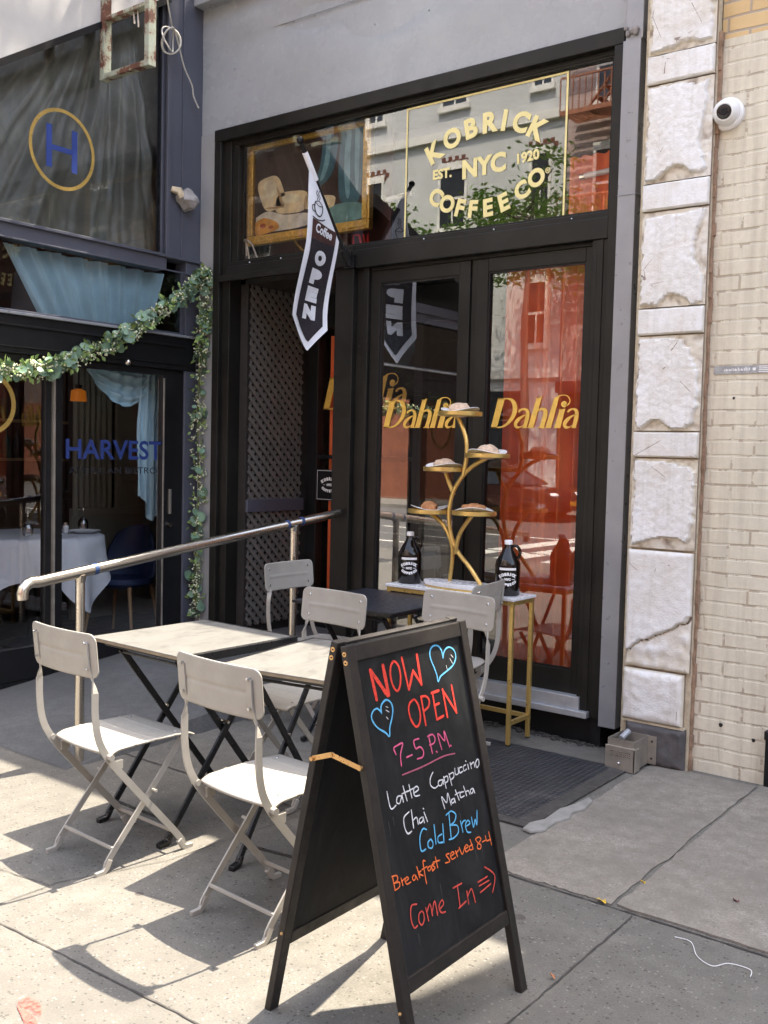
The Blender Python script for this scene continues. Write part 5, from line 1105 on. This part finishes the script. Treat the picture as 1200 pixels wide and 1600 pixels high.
for i, (x, z, r_, nm) in enumerate(TR):
    pl = MB().grid(28,28,lambda u, v: (lambda a, rr: (rr*.112*math.cos(a), rr*.112*math.sin(a), .004+.020*rr**2.2+(.012*math.cos(2*a) if rr > .3 else 0)*rr))(u*2*PI, v))
    if plate_src is None:
        plate_src = build('dish', pl, M['china'], smooth=True, ang=80, fix=False); d_ = plate_src; q = d_.modifiers.new('s','SOLIDIFY'); q.thickness = .003
    else: d_ = plate_src.copy(); COL.objects.link(d_)
    d_.location = (x,4.83,z+.012); d_.rotation_euler = (0,0,i*1.3); tag(d_, 'white china dish on the %s tray of the gold stand' % nm, 'dish', 'white dishes on the gold stand')
    rnd = random.Random(40+i); pa = MB()
    if nm in ('topmost','left upper','right upper'):
        pa.sphere((0,0,.012), .068, 22, (1.0,.8,.62)); seed = Vector((i*5,0,0)); pa.v = [tuple(Vector(v)*(1+.16*noise.noise(Vector(v)*26+seed)+.10*noise.noise(Vector(v)*60+seed))) for v in pa.v]; mt = 'sugar'; what = 'sugar-dusted bun'
    elif nm == 'left lower':
        pa.grid(26,14,lambda u, v: (lambda r2: ((u-.5)*.135, r2*math.cos(v*2*PI)*.8, .016+r2*math.sin(v*2*PI)))(.033*math.sin(PI*min(.97,max(.03,u)))**.45*(1+.13*math.sin(u*38)))); mt = 'crust'; what = 'rolled golden pastry'
    else:
        sp_ = [(.012*(1+k_*.16)*math.cos(k_*.62), .010*(1+k_*.16)*math.sin(k_*.62), .018+.014*math.exp(-k_*.06)) for k_ in range(30)]
        pa.tube(sp_, [.017]*29+[.006], 10); mt = 'crust'; what = 'spiral cinnamon roll'
    o = build('pastry', pa, M[mt], smooth=True, ang=80, fix=False); o.location = (x,4.83,z+.022); o.rotation_euler = (0,0,rnd.uniform(-.3,.3)); tag(o, '%s on the %s tray of the gold stand' % (what, nm), 'pastry', 'pastries on the gold stand')
# ================================================================== GROWLERS
def growler(x, y, z, lab, rz_):
    o = thing('growler', lab, 'jug', (x,y,z), rz_, 'dark glass growlers on the console table')
    pr = [(0,.0),(.064,.0),(.070,.006),(.070,.165),(.066,.190),(.048,.222),(.032,.248),(.022,.268),(.019,.285),(.021,.287),(.021,.297),(.0,.297)]
    b_ = build('body', MB().lathe(pr, (0,0,0), 36), M['amberglass'], o, smooth=True, world=False, ang=50)
    build('cap', MB().lathe([(.0225,.283),(.0225,.304),(.020,.307),(0,.307)], (0,0,0), 24), M['white'], o, smooth=True, world=False, ang=50)
    build('handle', MB().tube(crom([(.016,0,.270),(.040,0,.276),(.058,0,.262),(.064,0,.238),(.058,0,.212),(.050,0,.205)],5), [.0085]*26, 10), M['amberglass'], o, smooth=True, world=False)
    lab_ = MB()
    def onc(a, b): t_ = -PI/2+a/.070; return (.0708*math.cos(t_), .0708*math.sin(t_), b)
    k = .118; cx, cz = 3.212*k, .095-3.316*k
    arc_text(lab_, TOPROW, onc, .150, .010, k, cx, cz); arc_text(lab_, BOTROW, onc, .135, .010, k, cx, cz); put_text(lab_, 'NYC', .1, onc, 0, .095, 0, .008, height=.0145)
    for dx in (-.033,.033): lab_.add([onc(dx-.010,.094),onc(dx+.010,.094),onc(dx+.010,.0965),onc(dx-.010,.0965)],[(0,1,2,3)])
    n_ = 12
    vs = [onc(-.048+.096*i/n_, zz) for zz in (.145,.158) for i in range(n_+1)]; lab_.add(vs, [(i,i+1,i+n_+2,i+n_+1) for i in range(n_)])
    build('white_print', lab_, M['white_print'], b_, world=False, fix=False)
    return o
growler(-3.468,4.83,zt,'dark glass growler left of the gold cake stand',R(32)); growler(-2.785,4.815,zt,'dark glass growler right of the gold cake stand',R(30))

# ================================================================== A-FRAME CHALKBOARD
AF = thing('chalkboard_sign', 'black wooden A-frame chalkboard reading NOW OPEN in red', 'sign', (-1.655,2.305,0))
y0, y1 = 2.02, 2.602; LEN = 1.120
def panel(front):
    s_ = 1 if front else -1; xb, xt = (-1.39,-1.645) if front else (-1.925,-1.707)
    P0 = Vector((xb,0,0)); e = Vector((xt-xb,0,1.075)).normalized(); n = Vector((e.z*1,0,-e.x)) if front else Vector((-e.z,0,e.x))
    if (n.x > 0) != front: n = -n
    return lambda u, v, d: tuple(P0+Vector((0,u,0))+e*v+n*d)
def slab3(mb_, f, u0, u1, v0, v1, d0, d1):
    c = [f(u,v,d) for d in (d0,d1) for u,v in ((u0,v0),(u1,v0),(u1,v1),(u0,v1))]
    mb_.add(c, [(0,3,2,1),(4,5,6,7),(0,1,5,4),(1,2,6,5),(2,3,7,6),(3,0,4,7)])
for front in (True, False):
    f = panel(front); mb_ = MB(); sw = .036
    for a in (y0,y1-sw): slab3(mb_, f, a, a+sw, 0, LEN, -.024, 0)
    slab3(mb_, f, y0+sw, y1-sw, LEN-.046, LEN-.002, -.023, -.002); slab3(mb_, f, y0+sw, y1-sw, .205, .246, -.023, -.002)
    o = build('front_frame' if front else 'back_frame', mb_, M['wood_black'], AF, bevel=.003)
    mb_ = MB(); slab3(mb_, f, y0+sw-.004, y1-sw+.004, .240, LEN-.042, -.020, -.012)
    bd = build('front_board' if front else 'back_board', mb_, M['board'], AF)
    if front:
        groups = []
        for it in CHALK:
            if isinstance(it, str): groups.append((it, []))
            else: groups[-1][1].append(it)
        NAME = dict(heart='heart_drawing', heart_tick='heart_highlight', underline='underline', arrow='arrow_drawing')
        for gi, (gn, L_) in enumerate(groups):
            cm_ = MB()
            for j, (col, w_, pts) in enumerate(L_):
                cpt = [(pts[0][0]+(pts[-1][0]-pts[0][0])*i/8, pts[0][1]+(pts[-1][1]-pts[0][1])*i/8) for i in range(9)] if len(pts) == 2 else crom(pts, 5)
                n_ = len(cpt); S_ = []; lf = -.0108+gi*.0001+j*.00001
                for i, p in enumerate(cpt): S_.append((p[0], p[1], w_*(.86+.24*noise.noise(Vector((p[0]*.05,p[1]*.05,j))))*(1 if 0 < i < n_-1 else .8)))
                cm_.stroke(S_, lambda a, b, d=lf: f(2.02+a/1000, b/1000, d))
                if w_ < 22:
                    for e_ in (cpt[0], cpt[-1]): cm_.sheet([(e_[0]+w_*.42*math.cos(2*PI*k_/10), e_[1]+w_*.42*math.sin(2*PI*k_/10)) for k_ in range(10)], lambda a, b, d=lf+.000004: f(2.02+a/1000, b/1000, d))
            cn = {'brick':'dark_red','dullpink':'dull_pink'}.get(col, col)
            build(NAME.get(gn, cn+'_lettering'), cm_, M['ch_'+col], bd, fix=False)
        # drips under the writing
        dr = MB()
        for a, b, l_ in ((70,640,40),(92,648,26),(398,575,30),(250,420,45),(330,400,40),(445,455,35),(120,330,30),(300,250,60),(210,240,50),(480,470,55)):
            dr.stroke([(a,b,1.6),(a+1,b-l_*.5,1.2),(a,b-l_,.6)], lambda u, v: f(2.02+u/1000, v/1000, -.0112))
        build('drip_mark', dr, pm('grey_drip', (.09,.09,.09), .9), bd, fix=False)
hm = MB()
for f in (panel(True), panel(False)):
    for v in (LEN-.045, LEN-.022):
        hm.tube([f(y0-.0015,v,-.012), f(y0+.002,v,-.012)], .0068, 12)
build('hinge', hm, M['brass'], AF, smooth=True, ang=40)
hs = MB()
for f in (panel(True), panel(False)):
    for v in (LEN-.045, LEN-.022): hs.sphere(f(y0-.002,v,-.012), .0026, 8)
build('hinge_screw', hs, M['black'], AF, smooth=True)
build('top_hinge_bar', MB().box(-1.690,-1.664,y0+.03,y1-.03,1.080,1.084), M['blackmetal'], AF)
fa, fb = panel(True)(y0-.004,.80,-.014), panel(False)(y0-.004,.785,-.014); mid = ((fa[0]*.42+fb[0]*.58), y0-.006, .792)
br = MB().bar(fb, mid, .014, .003, (0,1,0)).bar((mid[0],mid[1]-.003,mid[2]), (fa[0],fa[1]-.003,fa[2]), .014, .003, (0,1,0))
build('brace', br, M['brass'], AF, bevel=.001)
bp_ = MB()
for p in (fa,fb,mid): bp_.tube([(p[0],p[1]-.008,p[2]),(p[0],p[1]+.004,p[2])], .006, 10)
for f, v in ((panel(True),.17),(panel(False),.25)): bp_.sphere(f(y0-.001,v,-.015), .005, 8)
build('brace_screw', bp_, M['brass'], AF, smooth=True)
# ================================================================== ACROSS THE STREET (seen mirrored in the shop glass)
M['greystone'] = pm('grey_stone_facade', (.55,.555,.545), .8, 0, .10, .7, .2, 8, .02); M['palestone'] = pm('pale_stone_trim', (.74,.72,.67), .75, 0, .1, 2); M['windowglass'] = pm('dark_window_glass', (.03,.035,.045), .08, 0, .3, 1)
M['pinkbrick'] = brick('rose_brick', (.44,.32,.29), (.49,.365,.335), (.42,.36,.33), .1, (.2,.1,.08), streaks=False); M['maroon'] = pm('maroon_paint', (.10,.028,.03), .6, 0, .2, 1); M['ironrust'] = pm('rust_red_iron', (.32,.12,.06), .6, 0, .3, 6); M['brown_shop'] = pm('brown_shop_wood', (.16,.055,.03), .5, 0, .2, 2)
GB = thing('stone_building', 'grey stone building across the street mirrored in the transom glass', 'building', (-26,-18,0))
build('wall', MB().box(-44,-14.75,-30,-18.0,.0,21), M['greystone'], GB)
tb_ = MB()
for z in (4.1,8.05,12.1,16.2): tb_.box(-44,-14.72,-18.0,-17.86,z,z+.28)
tb_.box(-44,-14.7,-18.0,-17.9,0,1.0)
build('stone_band', tb_, M['palestone'], GB)
orn = MB()
for i in range(9):
    for zz in (7.1,11.15,15.2):
        x = -43+i*3.3
        for a in range(8):
            for b in range(3):
                if (a+b) % 2 == 0: orn.box(x+.55+a*.13,x+.68+a*.13,-18.0,-17.965,zz+b*.13,zz+.13+b*.13)
build('checker_ornament', orn, M['brown_shop'], GB)
def win(parent, x, z, w_, h_, y=-18.0):
    o = build('window', MB().box(x-w_/2-.12,x+w_/2+.12,y,y+.05,z+h_,z+h_+.25).box(x-w_/2-.15,x+w_/2+.15,y,y+.12,z-.18,z).box(x-w_/2-.09,x-w_/2,y,y+.06,z,z+h_).box(x+w_/2,x+w_/2+.09,y,y+.06,z,z+h_), M['palestone'], parent)
    build('pane', MB().box(x-w_/2,x+w_/2,y,y+.02,z,z+h_), M['windowglass'], o); build('sash', MB().box(x-w_/2,x+w_/2,y+.02,y+.04,z+h_/2-.04,z+h_/2+.04).box(x-.03,x+.03,y+.02,y+.035,z,z+h_/2-.04), M['palestone'], o)
for i in range(9):
    for z, h_ in ((5.2,1.9),(9.2,1.9),(13.2,1.9),(17.2,1.8)): win(GB, -42+i*3.3, z, .95 if i % 2 else .6, h_)
for i in range(6): build('shop_bay', MB().box(-42.5+i*4.6,-39+i*4.6,-18.0,-17.95,1.0,3.7), M['windowglass'], GB)
RB = thing('rose_building', 'rose brick building across the street mirrored at the right of the glass', 'building', (-8,-18,0))
build('wall', MB().box(-14.7,4,-30,-18.0,3.9,19), M['pinkbrick'], RB); build('shop_front', MB().box(-14.7,4,-30,-17.95,0,3.6), M['brown_shop'], RB); build('cornice', MB().box(-14.7,4,-18.0,-17.7,3.6,3.95), M['maroon'], RB)
for i in range(5):
    for z in (5.4,8.9,12.4,15.9): win(RB, -13.2+i*3.4, z, 1.0, 2.0)
for i in range(4): build('shop_bay', MB().box(-14.2+i*4.5,-10.6+i*4.5,-17.95,-17.92,.7,3.2), M['windowglass'], RB)
DB = thing('brick_block', 'long dark red brick block further along the far side of the street', 'building', (30,-18,0))
build('wall', MB().box(4.3,70,-30,-18,0,17), pm('dark_red_brick', (.085,.058,.048), .85, 0, .3, 2), DB)
for i in range(12):
    for z in (5.2,9.2,13.2): win(DB, 6.5+i*5, z, 1.1, 2.0)
build('shop_front', MB().box(4.3,70,-18,-17.93,0,3.6), M['brown_shop'], DB)
EB = thing('corner_block', 'plain dark brick block closing the far end of the street', 'building', (72,0,0))
build('wall', MB().box(70,80,-60,30,0,18), pm('brown_brick', (.11,.085,.07), .85, 0, .3, 2), EB); build('parapet', MB().box(69.8,80.2,-60.2,30.2,18,18.5), M['palestone'], EB)
F2 = thing('street_fire_escape', 'rusty fire escape with ladder on the rose building across the street', 'fire escape', (-12,-17,8))
pf_, rl_, ld = MB(), MB(), MB()
for z in (8.3,11.8,15.3):
    for k_ in range(9): pf_.box(-14.4,-9.6,-17.95+k_*.12,-17.89+k_*.12,z,z+.05)
    pf_.box(-14.4,-9.6,-16.93,-16.85,z-.08,z+.06)
    for x in [-14.4+i*.2 for i in range(25)]: rl_.bar((x,-16.88,z),(x,-16.88,z+1.0), .03, .03)
    rl_.bar((-14.4,-16.88,z+1),(-9.6,-16.88,z+1), .05, .05)
    if z < 15:
        for dx in (0,.5): ld.bar((-13.6+dx*0,-17.5+dx,z),(-10.6,-17.5+dx,z+3.5), .10, .04)
        for k_ in range(12): ld.box(-13.6+k_*.25,-13.4+k_*.25,-17.5,-17.0,z+k_*.29,z+k_*.29+.03)
for dx in (0,.42): ld.bar((-12.9+dx,-16.9,3.6),(-12.9+dx,-16.9,9.2), .05, .05)
for k_ in range(18): ld.bar((-12.9,-16.9,3.7+k_*.3),(-12.48,-16.9,3.7+k_*.3), .03, .03)
build('platform', pf_, M['ironrust'], F2); build('railing', rl_, M['ironrust'], F2); build('ladder', ld, M['ironrust'], F2)
t = NT('honey_locust_leaf'); oi = t.noise(1.5, 3); t.base(t.ramp(oi, [(.3,(.16,.28,.05)),(.7,(.28,.42,.09))])); t.p.inputs['Roughness'].default_value = .55; M['leaf'] = t.m
M['bark'] = pm('grey_bark', (.10,.085,.07), .9, 0, .3, 5, .5, 12, .03)
def tree(x, y, h_, r_, lab, seed):
    rnd = random.Random(seed); T_ = thing('street_tree', lab, 'tree', (x,y,0), 0, 'street trees across the road'); tk = MB(); lf_ = MB()
    tk.tube([(x,y,0),(x+.05,y,h_*.25),(x-.05,y+.05,h_*.5),(x+.1,y,h_*.85)], [.16,.13,.10,.04], 10); tips = []
    for i in range(16):
        a = rnd.uniform(0,6.28); b0 = Vector((x,y,h_*rnd.uniform(.66,.86))); d = Vector((math.cos(a),math.sin(a),rnd.uniform(-.15,.5))); l_ = r_*rnd.uniform(.6,1.05)
        p1 = b0+d*l_*.5+Vector((0,0,.1)); p2 = b0+d*l_; tk.tube([b0,p1,p2], [.06,.035,.012], 6)
        for k_ in range(7): tips.append((b0.lerp(p2, rnd.uniform(.4,1.1))+Vector((rnd.gauss(0,.35),rnd.gauss(0,.35),rnd.gauss(0,.3))), rnd.uniform(.35,.75)))
    for c_, s_ in tips:
        for j in range(42):
            p = c_+Vector((rnd.gauss(0,1),rnd.gauss(0,1),rnd.gauss(0,.6)))*s_*.55; d = Vector((rnd.gauss(0,1),rnd.gauss(0,1),rnd.gauss(-.3,.5))).normalized(); s2 = d.orthogonal().normalized(); l_ = rnd.uniform(.12,.24)
            lf_.add([p,p+d*l_*.5+s2*l_*.22,p+d*l_,p+d*l_*.5-s2*l_*.22], [(0,1,2,3)])
    build('trunk', tk, M['bark'], T_, smooth=True); build('crown', lf_, M['leaf'], T_, fix=False)
tree(-14.6,-15.6,10.6,2.1,'light green street tree in front of the rose building',3); tree(-20.2,-15.6,10.2,2.1,'light green street tree in front of the grey stone building',7)
# parked car
def car(x, y, col, lab, flip=False):
    C_ = thing('parked_car', lab, 'car', (x,y,-.13), 0, 'cars parked across the street'); z0 = 0
    prof = [(-2.3,.42),(-2.32,.75),(-2.2,.92),(-1.5,.98),(.7,.98),(1.5,.90),(2.1,.78),(2.27,.62),(2.28,.32),(2.0,.24),(-2.1,.24)]
    N_ = 9; vs = []; fs = []; n_ = len(prof)
    for j in range(N_):
        t_ = -1+2*j/(N_-1); k_ = 1-.06*abs(t_)**4; w_ = .90
        for a, b in prof: vs.append((a*(1-.05*abs(t_)**3), t_*w_*(1-.08*max(0,(b-.6)/.4)), .24+(b-.24)*k_))
    for j in range(N_-1):
        for i in range(n_): fs.append((j*n_+i, j*n_+(i+1)%n_, (j+1)*n_+(i+1)%n_, (j+1)*n_+i))
    fs += [tuple(range(n_)), tuple((N_-1)*n_+i for i in range(n_-1,-1,-1))]
    paint = pm('car_paint_'+lab[:4], col, .12, .3, .1, 1, rvar=.04); b_ = build('body', MB().add(vs, fs), paint, C_, smooth=True, world=False, ang=50)
    def gh(x0,x1,x2,x3,zb,zt_,wb,wt): return MB().add([(x0,-wb,zb),(x3,-wb,zb),(x3,wb,zb),(x0,wb,zb),(x1,-wt,zt_),(x2,-wt,zt_),(x2,wt,zt_),(x1,wt,zt_)], [(0,3,2,1),(4,5,6,7),(0,1,5,4),(1,2,6,5),(2,3,7,6),(3,0,4,7)])
    build('window_band', gh(-1.85,-1.15,.25,1.15,.95,1.40,.80,.64), M['windowglass'], C_, world=False, bevel=.03); build('roof', gh(-1.22,-1.12,.20,.32,1.385,1.46,.655,.60), paint, b_, world=False, bevel=.03)
    pl_ = MB()
    for sg_ in (-1,1):
        pl_.bar((-1.75,sg_*.80,.97),(-1.15,sg_*.645,1.41), .07, .05); pl_.bar((1.10,sg_*.80,.97),(.25,sg_*.645,1.41), .06, .05); pl_.bar((-.35,sg_*.81,.97),(-.35,sg_*.65,1.40), .07, .04)
    build('pillar', pl_, paint, b_, world=False)
    for a in (-1.42,1.40):
        for sg_ in (-1,1):
            ax_ = Matrix.Translation((a,sg_*.80,.33)) @ Matrix.Rotation(R(90*-sg_),4,'X')
            w_ = build('wheel', MB().lathe([(.2,-.11),(.31,-.11),(.33,-.08),(.33,.08),(.31,.11),(.2,.11)], (0,0,0), 28).xf(ax_), M['black'], C_, smooth=True, world=False)
            rim = MB().lathe([(0,.07),(.05,.09),(.06,.08)], (0,0,0), 16).lathe([(.19,.085),(.22,.10),(.225,.06)], (0,0,0), 28)
            for k_ in range(8): a2 = k_*PI/4; rim.bar((.04*math.cos(a2),.04*math.sin(a2),.082),(.21*math.cos(a2),.21*math.sin(a2),.09), .035, .02)
            build('rim', rim.xf(ax_), M['steel'], w_, smooth=True, world=False)
    for sg_ in (-1,1):
        build('headlight', MB().sphere((2.05,sg_*.66,.72), .16, 12, (1.0,.9,.45)), M['china'], C_, smooth=True, world=False); build('tail_light', MB().box(-2.33,-2.25,sg_*.72-.12,sg_*.72+.12,.70,.85), M['red_neon'], C_, world=False, bevel=.02)
        build('mirror', MB().sphere((.82,sg_*.98,1.02), .10, 10, (.7,1,.7)), paint, C_, smooth=True, world=False)
    build('grille', MB().box(2.22,2.295,-.45,.45,.42,.58), M['black'], C_, world=False, bevel=.02); build('number_plate', MB().box(2.29,2.305,-.17,.17,.44,.56), pm('amber_plate_'+lab[:3], (.75,.33,.02), .5), C_, world=False)
car(-14.35,-13.9,(.05,.022,.02),'dark maroon car parked across the street with amber plate'); car(-21.5,-13.9,(.30,.31,.33),'silver car parked behind the maroon one across the street')
